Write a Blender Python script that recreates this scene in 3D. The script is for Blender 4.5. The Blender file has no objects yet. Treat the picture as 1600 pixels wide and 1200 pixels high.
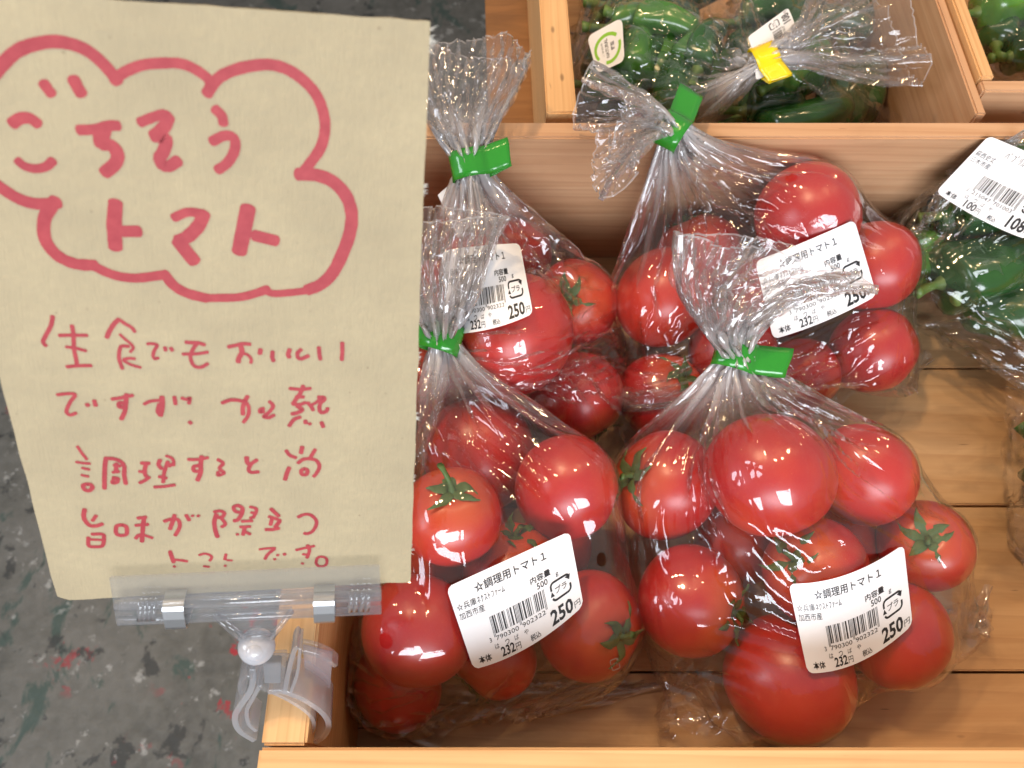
import bpy, bmesh, math, random
import numpy as np
from mathutils import Vector, Matrix, noise
from mathutils.bvhtree import BVHTree

S = bpy.context.scene
# ------------------------------------------------------------------ camera
FPX, PITCH, CAMZ = 1255.0, math.radians(27), 0.5
cd = bpy.data.cameras.new('camera'); cam = bpy.data.objects.new('camera', cd)
S.collection.objects.link(cam)
cam.location = (0, 0, CAMZ); cam.rotation_euler = (PITCH, 0, 0)
cd.sensor_width = 36; cd.lens = FPX / 1600 * 36; cd.clip_start = .01; cd.clip_end = 50
cd.dof.use_dof = True; cd.dof.focus_distance = .41; cd.dof.aperture_fstop = 14
S.camera = cam
# ------------------------------------------------------------------ world and lamps
wd = bpy.data.worlds.new('World'); S.world = wd; wd.use_nodes = True
wb = wd.node_tree.nodes['Background']
wb.inputs[0].default_value = (1, .955, .925, 1); wb.inputs[1].default_value = .34
def lamp(name, kind, loc, target, power, color, **k):
    l = bpy.data.lights.new(name, kind); l.energy = power; l.color = color
    for a, v in k.items(): setattr(l, a, v)
    o = bpy.data.objects.new(name, l); S.collection.objects.link(o); o.location = loc
    o.rotation_euler = (Vector(target) - Vector(loc)).to_track_quat('-Z', 'Y').to_euler()
    return o
# daylight from the open shop front behind the photographer, warm ceiling lamps of the shop above
lamp('shop_front_daylight', 'AREA', (.25, -2.1, 1.35), (.1, .2, .05), 84, (.86, .92, 1), shape='ELLIPSE', size=2.5, size_y=1.1)
lamp('shop_ceiling_lamp', 'SPOT', (-.55, .75, 1.75), (.12, .2, .03), 62, (1, .70, .40), spot_size=1.2, spot_blend=.7, shadow_soft_size=.06)
lamp('shop_ceiling_lamp', 'SPOT', (.55, .95, 1.9), (.2, .3, .03), 20, (1, .66, .34), spot_size=1.2, spot_blend=.7, shadow_soft_size=.055)
lamp('shop_ceiling_lamp', 'POINT', (.05, .55, 1.9), (0, 0, 0), 9, (1, .70, .40), shadow_soft_size=.055)
lamp('shop_ceiling_lamp', 'POINT', (-1.0, 1.5, 1.7), (0, 0, 0), 9, (1, .68, .36), shadow_soft_size=.055)
lamp('shop_ceiling_lamp', 'POINT', (1.2, 1.3, 1.7), (0, 0, 0), 9, (1, .68, .36), shadow_soft_size=.055)
lamp('added_left_fill', 'AREA', (-1.9, -.25, 1.15), (.1, .25, .05), 15, (.80, .88, 1), shape='ELLIPSE', size=.9, size_y=.8)  # added cool fill from the left, for more white highlights on the film
# ------------------------------------------------------------------ render
S.view_settings.view_transform = 'Standard'; S.view_settings.look = 'None'
S.view_settings.exposure = .10; S.view_settings.gamma = 1
cy = S.cycles
cy.transparent_max_bounces = 40; cy.max_bounces = 16; cy.diffuse_bounces = 8; cy.glossy_bounces = 8; cy.transmission_bounces = 8
cy.caustics_reflective = False; cy.caustics_refractive = False
cy.use_adaptive_sampling = True; cy.adaptive_threshold = .03; cy.time_limit = 780
cy.use_denoising = True; cy.sample_clamp_indirect = 4

# ------------------------------------------------------------------ pixel -> place helpers
CP, SP = math.cos(PITCH), math.sin(PITCH)
def ray(x, y):
    a, b = (x - 800) / FPX, -(y - 600) / FPX
    return np.array([a, b * CP + SP, b * SP - CP])
CAM = np.array([0, 0, CAMZ])
def at(x, y, z):
    r = ray(x, y); return CAM + r * ((z - CAMZ) / r[2])
def depth_of(p):
    v = np.asarray(p) - CAM; return v[1] * SP - v[2] * CP
def unit(v):
    v = np.asarray(v, float); return v / np.linalg.norm(v)
RNG = np.random.RandomState(7)

# ------------------------------------------------------------------ object helpers
def link(o, parent=None):
    S.collection.objects.link(o)
    if parent is not None: o.parent = parent
    return o
def mesh_obj(name, verts, faces, mat, parent=None, smooth=False):
    me = bpy.data.meshes.new(name)
    me.from_pydata([tuple(map(float, v)) for v in verts], [], [tuple(map(int, f)) for f in faces]); me.update()
    if mat: me.materials.append(mat)
    if smooth: me.shade_smooth()
    return link(bpy.data.objects.new(name, me), parent)
def bm_obj(name, bm, mat, parent=None, smooth=False):
    me = bpy.data.meshes.new(name); bm.to_mesh(me); bm.free()
    if mat: me.materials.append(mat)
    if smooth: me.shade_smooth()
    return link(bpy.data.objects.new(name, me), parent)
def tag(o, label, cat=None, group=None, kind=None):
    if label: o['label'] = label
    if cat: o['category'] = cat
    if group: o['group'] = group
    if kind: o['kind'] = kind
    return o
def thing(name, label, cat, loc, group=None):
    o = bpy.data.objects.new(name, None); o.empty_display_size = .02; o.location = loc
    link(o); tag(o, label, cat, group); return o
def place(o, parent, world=None):
    """world-space mesh put under a thing that is moved but not turned"""
    o.parent = parent; o.location = Vector(world or (0, 0, 0)) - parent.location
    return o
def box(name, c, size, mat, parent=None, rot=0, bev=.0012, cuts=0, warp=0, seed=0):
    bm = bmesh.new(); bmesh.ops.create_cube(bm, size=1)
    for v in bm.verts: v.co = Vector((v.co.x * size[0], v.co.y * size[1], v.co.z * size[2]))
    if bev: bmesh.ops.bevel(bm, geom=bm.edges[:], offset=bev, segments=2, affect='EDGES')
    o = bm_obj(name, bm, mat, parent)
    o.location = c; o.rotation_euler = (0, 0, rot)
    if parent is not None: o.location = Vector(c) - parent.location
    return o

# ------------------------------------------------------------------ material helpers
class NT:
    def __init__(s, name):
        s.m = bpy.data.materials.new(name); s.m.use_nodes = True
        s.t = s.m.node_tree; s.b = s.t.nodes['Principled BSDF']; s.out = s.t.nodes['Material Output']
    def n(s, kind, **k):
        nd = s.t.nodes.new('ShaderNode' + kind)
        for a, v in k.items():
            if a.startswith('i_'): nd.inputs[a[2:].replace('_', ' ')].default_value = v
            else: setattr(nd, a, v)
        return nd
    def l(s, a, b): s.t.links.new(a, b)
    def coord(s, out='Object', scale=(1, 1, 1), rot=(0, 0, 0), rnd=False):
        tc = s.n('TexCoord'); mp = s.n('Mapping'); mp.inputs['Scale'].default_value = scale; mp.inputs['Rotation'].default_value = rot
        s.l(tc.outputs[out], mp.inputs[0])
        if rnd:
            oi = s.n('ObjectInfo'); mm = s.n('Math', operation='MULTIPLY'); mm.inputs[1].default_value = 37
            s.l(oi.outputs['Random'], mm.inputs[0]); s.l(mm.outputs[0], mp.inputs['Location'])
        return mp.outputs[0]
    def noise(s, vec, scale, detail=4, rough=.5, dist=0):
        nd = s.n('TexNoise'); nd.inputs['Scale'].default_value = scale; nd.inputs['Detail'].default_value = detail
        nd.inputs['Roughness'].default_value = rough; nd.inputs['Distortion'].default_value = dist
        s.l(vec, nd.inputs['Vector']); return nd.outputs['Fac']
    def ramp(s, fac, stops, interp='LINEAR'):
        nd = s.n('ValToRGB'); cr = nd.color_ramp; cr.interpolation = interp
        while len(cr.elements) < len(stops): cr.elements.new(.5)
        for e, (p, c) in zip(cr.elements, stops):
            e.position = p; e.color = (c if len(c) == 4 else (*c, 1)) if isinstance(c, tuple) else (c, c, c, 1)
        s.l(fac, nd.inputs[0]); return nd.outputs[0]
    def mix(s, fac, a, b, mode='MIX'):
        nd = s.n('Mix', data_type='RGBA', blend_type=mode)
        for sock, v in ((0, fac), (6, a), (7, b)):
            if hasattr(v, 'is_linked') or hasattr(v, 'links'): s.l(v, nd.inputs[sock])
            elif isinstance(v, tuple): nd.inputs[sock].default_value = (*v, 1)
            else: nd.inputs[sock].default_value = v
        return nd.outputs[2]
    def math(s, op, a, b=0., c=0., clamp=False):
        nd = s.n('Math', operation=op, use_clamp=clamp)
        for i, v in enumerate((a, b, c)):
            if hasattr(v, 'links'): s.l(v, nd.inputs[i])
            else: nd.inputs[i].default_value = v
        return nd.outputs[0]
    def bump(s, h, strength, dist):
        nd = s.n('Bump'); nd.inputs['Strength'].default_value = strength; nd.inputs['Distance'].default_value = dist
        s.l(h, nd.inputs['Height']); s.l(nd.outputs[0], s.b.inputs['Normal']); return nd
    def set(s, **k):
        for a, v in k.items():
            i = s.b.inputs[a.replace('_', ' ')]
            if hasattr(v, 'links'): s.l(v, i)
            else: i.default_value = (*v, 1) if isinstance(v, tuple) and i.type == 'RGBA' else v
        return s.m

def wood(name, light, mid, dark, ring=26, stain=.5, rough=.5):
    m = NT(name)
    v = m.coord('Object', (1, 1, 1), rnd=True)
    warp = m.noise(m.coord('Object', (5, 18, 18), rnd=True), 1, 3)
    # growth rings: bands across the board, drawn out along X
    vv = m.coord('Object', (1.1, ring, ring), rnd=True)
    r = m.noise(vv, 3.2, 3, .55, 1.2)
    wv = m.n('TexWave', wave_type='BANDS', bands_direction='DIAGONAL', wave_profile='SAW')
    wv.inputs['Scale'].default_value = 1.7; wv.inputs['Distortion'].default_value = 5; wv.inputs['Detail'].default_value = 2
    wv.inputs['Detail Scale'].default_value = .6
    m.l(m.coord('Object', (1.2, ring * 1.6, ring * 1.6), rnd=True), wv.inputs[0])
    fib = m.noise(m.coord('Object', (12, 420, 420), rnd=True), 1, 2)
    c = m.mix(m.ramp(r, [(.32, 0.), (.68, 1.)]), light, mid)
    c = m.mix(m.math('MULTIPLY', m.ramp(wv.outputs['Fac'], [(.62, 0.), (.96, 1.), (1., .2)]), .32), c, dark)
    c = m.mix(m.math('MULTIPLY', fib, .35), c, mid, 'MULTIPLY')
    blot = m.noise(m.coord('Object', (9, 26, 20), rnd=True), 1.3, 5, .6, .6)
    c = m.mix(m.math('MULTIPLY', m.ramp(blot, [(.48, 0.), (.72, 1.)]), stain), c, tuple(x * .45 for x in dark))
    vo = m.n('TexVoronoi', feature='F1'); vo.inputs['Scale'].default_value = 1
    m.l(m.coord('Object', (16, 42, 42), rnd=True), vo.inputs['Vector'])
    knot = m.ramp(vo.outputs['Distance'], [(.03, 1.), (.07, 0.)])
    c = m.mix(m.math('MULTIPLY', knot, .55), c, (.06, .022, .008))
    nk_ = m.noise(m.coord('Object', (26, 210, 210), rnd=True), 1, 2, .5)
    c = m.mix(m.ramp(nk_, [(.735, 0.), (.76, .65)]), c, (.07, .03, .012))
    h = m.math('ADD', m.math('MULTIPLY', fib, .5), m.math('MULTIPLY', wv.outputs['Fac'], .35))
    m.bump(h, .35, .0006)
    return m.set(Base_Color=c, Roughness=m.math('ADD', m.math('MULTIPLY', fib, .2), rough - .1))

W_FLOOR = wood('cedar_floor_plank', (.64, .42, .225), (.55, .335, .16), (.40, .215, .09), 14, .42, .42)
W_WALL = wood('cedar_board', (.66, .41, .235), (.58, .335, .18), (.43, .215, .105), 30, .2, .5)
W_EDGE = wood('pale_cedar', (.78, .50, .24), (.70, .41, .18), (.52, .27, .10), 44, .12, .5)
W_SHELF = wood('varnished_plywood', (.40, .20, .07), (.33, .155, .05), (.22, .10, .035), 9, .5, .35)

def plain(name, col, rough=.5, **k):
    m = NT(name); return m.set(Base_Color=col, Roughness=rough, **k)

# cellophane: thin clear film, mirror-like at creases, see-through elsewhere
def film_mat(name, haze=.022, tint=(.99, .985, .985), bumpk=.55, gl=1.7, dens=1.0):
    m = NT(name); t = m.t
    uv = m.n('UVMap'); uv.uv_map = 'UVMap'
    def mp(sx, sy, rz=0):
        q = m.n('Mapping'); q.inputs['Scale'].default_value = (sx, sy, 1); q.inputs['Rotation'].default_value = (0, 0, rz)
        oi = m.n('ObjectInfo'); mm = m.math('MULTIPLY', oi.outputs['Random'], 19.0)
        m.l(mm, q.inputs['Location']); m.l(uv.outputs[0], q.inputs[0]); return q.outputs[0]
    def vor(sx, sy, rz, jit=1):
        w = m.n('TexNoise'); w.inputs['Scale'].default_value = 18; w.inputs['Detail'].default_value = 1; m.l(uv.outputs[0], w.inputs['Vector'])
        q = mp(sx, sy, rz)
        ad = m.n('VectorMath', operation='MULTIPLY_ADD'); ad.inputs[1].default_value = (.8, .8, .8)
        m.l(w.outputs['Color'], ad.inputs[0]); m.l(q, ad.inputs[2])
        v = m.n('TexVoronoi', feature='DISTANCE_TO_EDGE', voronoi_dimensions='2D'); v.inputs['Scale'].default_value = 1
        m.l(ad.outputs[0], v.inputs['Vector']); return v.outputs['Distance']
    a = vor(30, 7, .45); b = vor(66, 11, -.22); c = vor(44, 14, .7)
    mask = m.ramp(m.noise(mp(10, 8), 1.6, 2, .6), [(.40, .5), (.66, 1.)])
    line = m.math('MULTIPLY', m.ramp(c, [(0., 0.), (.045, 1.)]), .00032)     # sharp fold lines
    h = m.math('MULTIPLY_ADD', a, .0105, m.math('MULTIPLY', m.math('MULTIPLY_ADD', b, .0022, line), mask))
    bp = m.n('Bump'); bp.inputs['Strength'].default_value = bumpk; bp.inputs['Distance'].default_value = 1.0; m.l(h, bp.inputs['Height'])
    gs = m.n('BsdfGlossy'); gs.inputs['Roughness'].default_value = .075; gs.inputs['Color'].default_value = (1, 1, 1, 1); m.l(bp.outputs[0], gs.inputs['Normal'])
    fr = m.n('Fresnel'); m.l(bp.outputs[0], fr.inputs['Normal'])
    ge = m.n('NewGeometry'); m.l(m.math('MULTIPLY_ADD', ge.outputs['Backfacing'], 1 / 1.5 - 1.5, 1.5), fr.inputs['IOR'])   # the same glint from both sides of the sheet
    tr = m.n('BsdfTransparent'); tr.inputs['Color'].default_value = (*tint, 1)
    df = m.n('BsdfDiffuse'); df.inputs['Color'].default_value = (.97, .94, .94, 1)
    # gather round the tape: milky tiny folds, with white painted in for daylight glints
    su = m.n('SeparateXYZ'); m.l(uv.outputs[0], su.inputs[0]); nv_ = m.n('Attribute', attribute_type='OBJECT', attribute_name='neck_v')
    dn_ = m.math('DIVIDE', m.math('ABSOLUTE', m.math('SUBTRACT', su.outputs[1], nv_.outputs['Fac'])), .042)
    crum = m.math('POWER', m.math('SUBTRACT', 1., dn_, clamp=True), 1.4)
    # welded side edges and the cut edge of the mouth
    pr = m.n('Attribute', attribute_type='OBJECT', attribute_name='width_v'); uh = m.math('DIVIDE', su.outputs[0], pr.outputs['Fac'])
    ed = m.math('LESS_THAN', m.math('MULTIPLY', m.math('PINGPONG', uh, .5), pr.outputs['Fac']), .0009)
    tv_ = m.n('Attribute', attribute_type='OBJECT', attribute_name='top_v')
    ed = m.math('MAXIMUM', ed, m.math('GREATER_THAN', su.outputs[1], tv_.outputs['Fac']))
    hz = m.math('MULTIPLY_ADD', ed, .30, m.math('MULTIPLY_ADD', crum, .80, m.math('MULTIPLY_ADD', m.math('GREATER_THAN', su.outputs[1], nv_.outputs['Fac']), .035, haze)), clamp=True)
    tl = m.n('BsdfTranslucent'); tl.inputs['Color'].default_value = (.97, .93, .93, 1); dt = m.n('MixShader'); dt.inputs[0].default_value = .5
    m.l(df.outputs[0], dt.inputs[1]); m.l(tl.outputs[0], dt.inputs[2])
    ms1 = m.n('MixShader'); m.l(hz, ms1.inputs[0]); m.l(tr.outputs[0], ms1.inputs[1]); m.l(dt.outputs[0], ms1.inputs[2])
    ms2 = m.n('MixShader'); m.l(m.math('MINIMUM', m.math('MULTIPLY', fr.outputs[0], m.math('MULTIPLY_ADD', crum, gl * .8, gl)), .36), ms2.inputs[0])
    m.l(ms1.outputs[0], ms2.inputs[1]); m.l(gs.outputs[0], ms2.inputs[2])
    # punched air holes: two places per bag, stored on the object in film coordinates
    hole = None
    for k in ('hole_a', 'hole_b'):
        at_ = m.n('Attribute', attribute_type='OBJECT', attribute_name=k)
        sb = m.n('VectorMath', operation='DISTANCE'); m.l(uv.outputs[0], sb.inputs[0]); m.l(at_.outputs['Vector'], sb.inputs[1])
        lt = m.math('LESS_THAN', sb.outputs['Value'], .0033)
        hole = lt if hole is None else m.math('MAXIMUM', hole, lt)
    t2 = m.n('BsdfTransparent')
    ms3 = m.n('MixShader'); m.l(hole, ms3.inputs[0]); m.l(ms2.outputs[0], ms3.inputs[1]); m.l(t2.outputs[0], ms3.inputs[2])
    m.l(ms3.outputs[0], m.out.inputs['Surface']); t.nodes.remove(m.b)
    return m.m
FILM = film_mat('clear_cellophane')
FILM_B = film_mat('clear_cellophane_wrinkled', haze=.006, bumpk=.75, gl=1.3)

def clear_plastic(name, haze, col=(.93, .94, .95), rough=.06, gl=1.3):
    m = NT(name)
    gs = m.n('BsdfGlossy'); gs.inputs['Roughness'].default_value = rough
    fr = m.n('Fresnel'); ge = m.n('NewGeometry'); m.l(m.math('MULTIPLY_ADD', ge.outputs['Backfacing'], 1 / 1.55 - 1.55, 1.55), fr.inputs['IOR'])
    lw = m.n('LayerWeight'); lw.inputs['Blend'].default_value = .45
    tr = m.n('BsdfTransparent'); tr.inputs['Color'].default_value = (*col, 1)
    df = m.n('BsdfDiffuse'); df.inputs['Color'].default_value = (.9, .9, .93, 1)
    tl = m.n('BsdfTranslucent'); tl.inputs['Color'].default_value = (.9, .9, .93, 1)
    ad = m.n('MixShader'); ad.inputs[0].default_value = .5; m.l(df.outputs[0], ad.inputs[1]); m.l(tl.outputs[0], ad.inputs[2])
    ms1 = m.n('MixShader'); m.l(m.math('MULTIPLY_ADD', lw.outputs['Facing'], .30, haze, clamp=True), ms1.inputs[0]); m.l(tr.outputs[0], ms1.inputs[1]); m.l(ad.outputs[0], ms1.inputs[2])
    ms2 = m.n('MixShader'); m.l(m.math('MULTIPLY', fr.outputs[0], gl, clamp=True), ms2.inputs[0]); m.l(ms1.outputs[0], ms2.inputs[1]); m.l(gs.outputs[0], ms2.inputs[2])
    m.l(ms2.outputs[0], m.out.inputs['Surface']); m.t.nodes.remove(m.b); return m.m
M_CLEAR = clear_plastic('clear_acrylic', .015)
M_JAW = clear_plastic('clear_moulding', .20)
M_MILKY = clear_plastic('milky_plastic', .55)
M_METAL = plain('spring_steel', (.62, .64, .66), .33, Metallic=1.0)
def stick_mat():
    m = NT('sticker_paper'); n_ = m.noise(m.coord('Object'), 45, 2); m.bump(n_, .5, .0012)
    return m.set(Base_Color=(.84, .85, .88), Roughness=.34)
M_STICK = stick_mat()
M_INK = plain('black_print', (.015, .015, .018), .5)
M_GREY = plain('grey_print', (.10, .10, .11), .5)
M_TAPE = plain('green_tape', (.022, .25, .020), .22, Coat_Weight=.6)
M_TAPEY = plain('yellow_tape', (.85, .62, .0), .25, Coat_Weight=.6)
M_TAPEW = plain('tape_white_backing', (.75, .78, .74), .5)

def tomato_mat():
    m = NT('tomato_skin')
    oi = m.n('ObjectInfo')
    c0 = m.ramp(oi.outputs['Random'], [(0., (.42, .007, .009)), (.5, (.50, .010, .009)), (1., (.52, .024, .008))])
    v = m.coord('Object', (.033, .033, .033), rnd=True)
    n1 = m.noise(v, 26, 3, .5)
    c = m.mix(m.ramp(n1, [(.46, 0.), (.80, .6)]), c0, (.66, .065, .010))
    sx = m.n('SeparateXYZ'); tc = m.n('TexCoord'); m.l(tc.outputs['Object'], sx.inputs[0])
    top = m.ramp(m.math('MULTIPLY_ADD', n1, .55, m.math('SUBTRACT', sx.outputs['Z'], .28)), [(.45, 0.), (.85, .75)])
    c = m.mix(top, c, (.58, .09, .014))
    sp = m.noise(v, 1500, 2, .5)
    c = m.mix(m.ramp(sp, [(.66, 0.), (.74, .35)]), c, (.9, .32, .08))
    m.bump(m.noise(v, 60, 3), .12, .001)
    return m.set(Base_Color=c, Roughness=.36, Coat_Weight=.3, Coat_Roughness=.3, Subsurface_Weight=.06, Subsurface_Radius=(.01, .002, .001), Subsurface_Scale=.6)
M_TOM = tomato_mat()
def green_mat(name, a, b, rough, coat=.3, sc=60):
    m = NT(name); v = m.coord('Object', (1, 1, 1), rnd=True)
    c = m.mix(m.ramp(m.noise(v, sc, 4), [(.35, 0.), (.7, 1.)]), a, b)
    m.bump(m.noise(v, sc * 3, 3), .25, .001)
    return m.set(Base_Color=c, Roughness=rough, Coat_Weight=coat, Coat_Roughness=.1)
M_CALYX = green_mat('tomato_calyx', (.05, .10, .02), (.10, .16, .04), .6, .1, 150)
M_PEP = [green_mat('pepper_skin_dark', (.012, .055, .012), (.025, .10, .018), .22, .6, 40),
         green_mat('pepper_skin', (.03, .12, .015), (.07, .20, .025), .24, .6, 40),
         green_mat('pepper_skin_light', (.10, .26, .03), (.05, .16, .02), .26, .5, 40)]
M_STEM = green_mat('pepper_stem', (.08, .16, .03), (.14, .22, .05), .5, .1, 120)

# ------------------------------------------------------------------ the ground: worn concrete with paint spots
def floor_mat():
    m = NT('worn_painted_concrete'); v = m.coord('Object')
    n1 = m.noise(v, 5, 6, .6, .4); n2 = m.noise(v, 55, 4, .6)
    c = m.ramp(n1, [(.25, (.042, .043, .040)), (.5, (.085, .083, .072)), (.75, (.135, .130, .118))])
    c = m.mix(m.ramp(n2, [(.35, .0), (.75, .5)]), c, (.17, .165, .15))
    tl = m.noise(m.coord('Object', (2.2, 1, 1)), 9, 6, .65, .5)
    c = m.mix(m.ramp(tl, [(.57, 0.), (.62, .75)]), c, (.022, .055, .045))
    dk = m.noise(m.coord('Object', (1, 1, 1), (1, 2, .4)), 22, 5, .6, .3)
    c = m.mix(m.ramp(dk, [(.60, 0.), (.64, .8)]), c, (.020, .022, .022))
    wt = m.noise(m.coord('Object', (1, 1, 1), (2, 1, .2)), 34, 6, .7)
    c = m.mix(m.ramp(wt, [(.60, 0.), (.66, .5)]), c, (.42, .42, .40))
    rd = m.noise(m.coord('Object', (1, 1, 1), (.3, 2, 1)), 21, 6, .68, .2)
    area = m.ramp(m.noise(v, 3.2, 2), [(.44, 0.), (.54, 1.)])
    sy = m.n('SeparateXYZ'); m.l(v, sy.inputs[0]); area = m.math('MULTIPLY', area, m.math('LESS_THAN', sy.outputs[1], 1.25))     # the red paint was spilt in front only
    c = m.mix(m.math('MULTIPLY', m.ramp(rd, [(.58, 0.), (.605, .95)]), area), c, (.30, .012, .022))
    m.bump(n2, .5, .004)
    return m.set(Base_Color=c, Roughness=.62)
FZ = -.75
g = mesh_obj('floor', [(-6, -4, FZ), (6, -4, FZ), (6, 8, FZ), (-6, 8, FZ)], [(0, 1, 2, 3)], floor_mat()); g['kind'] = 'structure'

# ------------------------------------------------------------------ display stand and crates
ts = thing('display_table', 'low wooden display table under the crates', 'table', (.15, .25, FZ))
box('table_top', (.16, .19, -.030), (.50, .30, .022), W_SHELF, ts)
for x in (-.07, .38):
    for y in (.06, .32): box('leg', (x, y, (FZ - .0415) / 2), (.04, .04, -.0415 - FZ), W_SHELF, ts)
sh = thing('plywood_shelf', 'brown varnished plywood shelf under the rear crates, bare strip beside their left wall', 'shelf', (.25, .6, -.0135))
b_ = box('shelf_board', (.317, .60, -.0135 - .009), (.68, .44, .018), W_SHELF, sh); b_.rotation_euler = (0, 0, math.radians(2))
for x in (.04, .6):
    box('leg', (x, .76, (FZ - .032) / 2), (.04, .04, -.032 - FZ), W_SHELF, sh)
    box('leg', (x, .46, (FZ - .032) / 2), (.04, .04, -.032 - FZ), W_SHELF, sh)

cr = thing('wooden_crate', 'front pale cedar crate holding the four bags of tomatoes', 'crate', (.15, .19, -.010), 'open cedar display crates')
X0, X1 = -.108, .43
for k, (a, b) in enumerate(((.0178, .0630), (.0646, .1654), (.1670, .2666), (.2682, .3636))):
    box('plank', ((X0 + .019 + X1) / 2, (a + b) / 2, -.005 - .0004 * (k % 2)), (X1 - X0 - .019, b - a, .010), W_FLOOR, cr, bev=.0007)
box('back_board', ((X0 + X1) / 2, .3705, .0570), (X1 - X0, .0134, .134), W_WALL, cr)
box('front_board', ((X0 + X1) / 2, .0110, .0570), (X1 - X0, .0130, .134), W_EDGE, cr)
box('side_board', (X0 + .0100, .1910, .0566), (.3455, .0195, .1328), W_EDGE, cr, rot=math.pi / 2)
box('side_board', (X1 - .0100, .1910, .0566), (.3455, .0195, .1328), W_EDGE, cr, rot=math.pi / 2)
# thin lid strip of paler wood along the top of the back board
c2 = thing('wooden_crate', 'middle rear crate holding green peppers, its left wall seen on top beside the plywood strip', 'crate', (.16, .56, -.012), 'open cedar display crates')
o = box('side_board', (.0270, .560, .0545), (.345, .0195, .134), W_EDGE, c2, rot=math.pi / 2 + math.radians(1.6))
box('side_board', (.3008, .560, .0540), (.345, .0066, .133), W_WALL, c2, rot=math.pi / 2)
box('front_board', (.169, .394, .0325), (.2560, .0120, .090), W_WALL, c2)
box('back_board', (.166, .727, .0540), (.262, .0120, .133), W_WALL, c2)
for k in range(3): box('plank', (.167, .4535 + k * .105, -.0065 - .0004 * (k % 2)), (.2570, .103, .010), W_FLOOR, c2, bev=.0007)
c3 = thing('wooden_crate', 'rightmost rear crate, only its left wall and near corner in view', 'crate', (.45, .57, -.012), 'open cedar display crates')
box('side_board', (.3100, .5765, .0570), (.322, .0090, .136), W_EDGE, c3, rot=math.pi / 2)
box('front_board', (.4500, .4100, .0560), (.289, .0100, .134), W_WALL, c3)
box('side_board', (.5900, .5765, .0560), (.322, .0090, .134), W_EDGE, c3, rot=math.pi / 2)
box('back_board', (.4500, .7320, .0560), (.270, .0100, .134), W_WALL, c3)
for k in range(3): box('plank', (.4500, .4665 + k * .1035, -.0065 - .0004 * (k % 2)), (.2700, .1020, .010), W_FLOOR, c3, bev=.0007)

# ------------------------------------------------------------------ tomatoes
def tomato_mesh(seed):
    R = random.Random(seed); nu, nv = 40, 24
    lobes = R.choice((4, 5, 6)); ph = R.uniform(0, 6); amp = R.uniform(.015, .045); ph2 = R.uniform(0, 6); sq = R.uniform(.86, .93)
    V = []; F = []
    for j in range(nv + 1):
        th = math.pi * j / nv
        for i in range(nu):
            f = 2 * math.pi * i / nu
            w = math.sin(th) ** .5
            r = 1 + amp * math.cos(lobes * f + ph) * w * (.3 + .7 * max(0, math.cos(th)) ** .6) + .02 * math.cos(2 * f + ph2) * w
            x, y, z = r * math.sin(th) * math.cos(f), r * math.sin(th) * math.sin(f), sq * math.cos(th)
            d = math.hypot(x, y)
            z -= .17 * math.exp(-(d / .22) ** 2) * (z > 0) + .05 * math.exp(-(d / .15) ** 2) * (1 if z > 0 else -1) * .6
            V.append((x * .985, y * .985, z))
    for j in range(nv):
        for i in range(nu):
            a = j * nu + i; b = j * nu + (i + 1) % nu
            F.append((a, a + nu, b + nu, b))
    me = bpy.data.meshes.new('tomato'); me.from_pydata(V, [], F); me.materials.append(M_TOM); me.shade_smooth(); return me
def calyx_mesh(seed, stem=1.0):
    R = random.Random(seed); bm = bmesh.new()
    n = R.choice((5, 6))
    for k in range(n):
        a = 2 * math.pi * k / n + R.uniform(-.2, .2); L = R.uniform(.40, .60); w = R.uniform(.09, .13); curl = R.uniform(.0, .32)
        seg = 6; rows = []
        tw = R.uniform(-.5, .5)
        for s in range(seg + 1):
            t = s / seg; d = .06 + L * t
            z = .74 + .10 * math.sin(min(1, t * 2) * 1.57) - .20 * t * t + curl * t ** 2.4 + .03 * math.sin(9 * t + k)
            ww = w * (1 - t) ** .7 * (.75 + .6 * math.sin(t * 3.1)) + .004
            aa = a + tw * t * t
            ca, sa = math.cos(aa), math.sin(aa)
            rows.append([bm.verts.new((d * ca + q * ww * -sa, d * sa + q * ww * ca, z + (.035 if q == 0 else 0))) for q in (-1, 0, 1)])
        for s in range(seg):
            for q in range(2): bm.faces.new((rows[s][q], rows[s + 1][q], rows[s + 1][q + 1], rows[s][q + 1]))
    # stem
    ax = R.uniform(-.2, .2); ay = R.uniform(-.2, .2); rings = []
    H = .26 * stem
    for s in range(7):
        t = s / 6; r = .060 - .012 * t + (.02 if s == 6 else 0) + (.03 if s == 0 else 0); cx, cyy, cz = ax * t * t * stem, ay * t * t * stem, .76 + H * t
        rings.append([bm.verts.new((cx + r * math.cos(q * math.pi / 4), cyy + r * math.sin(q * math.pi / 4), cz)) for q in range(8)])
    for s in range(6):
        for q in range(8): bm.faces.new((rings[s][q], rings[s][(q + 1) % 8], rings[s + 1][(q + 1) % 8], rings[s + 1][q]))
    bm.faces.new(rings[6])
    bmesh.ops.recalc_face_normals(bm, faces=bm.faces[:])
    me = bpy.data.meshes.new('calyx'); bm.to_mesh(me); bm.free(); me.materials.append(M_CALYX); me.shade_smooth(); return me
TM = [tomato_mesh(i) for i in range(6)]
CM = [calyx_mesh(i, s) for i, s in enumerate((.6, 1.0, .8, 1.9, .7))]

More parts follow.
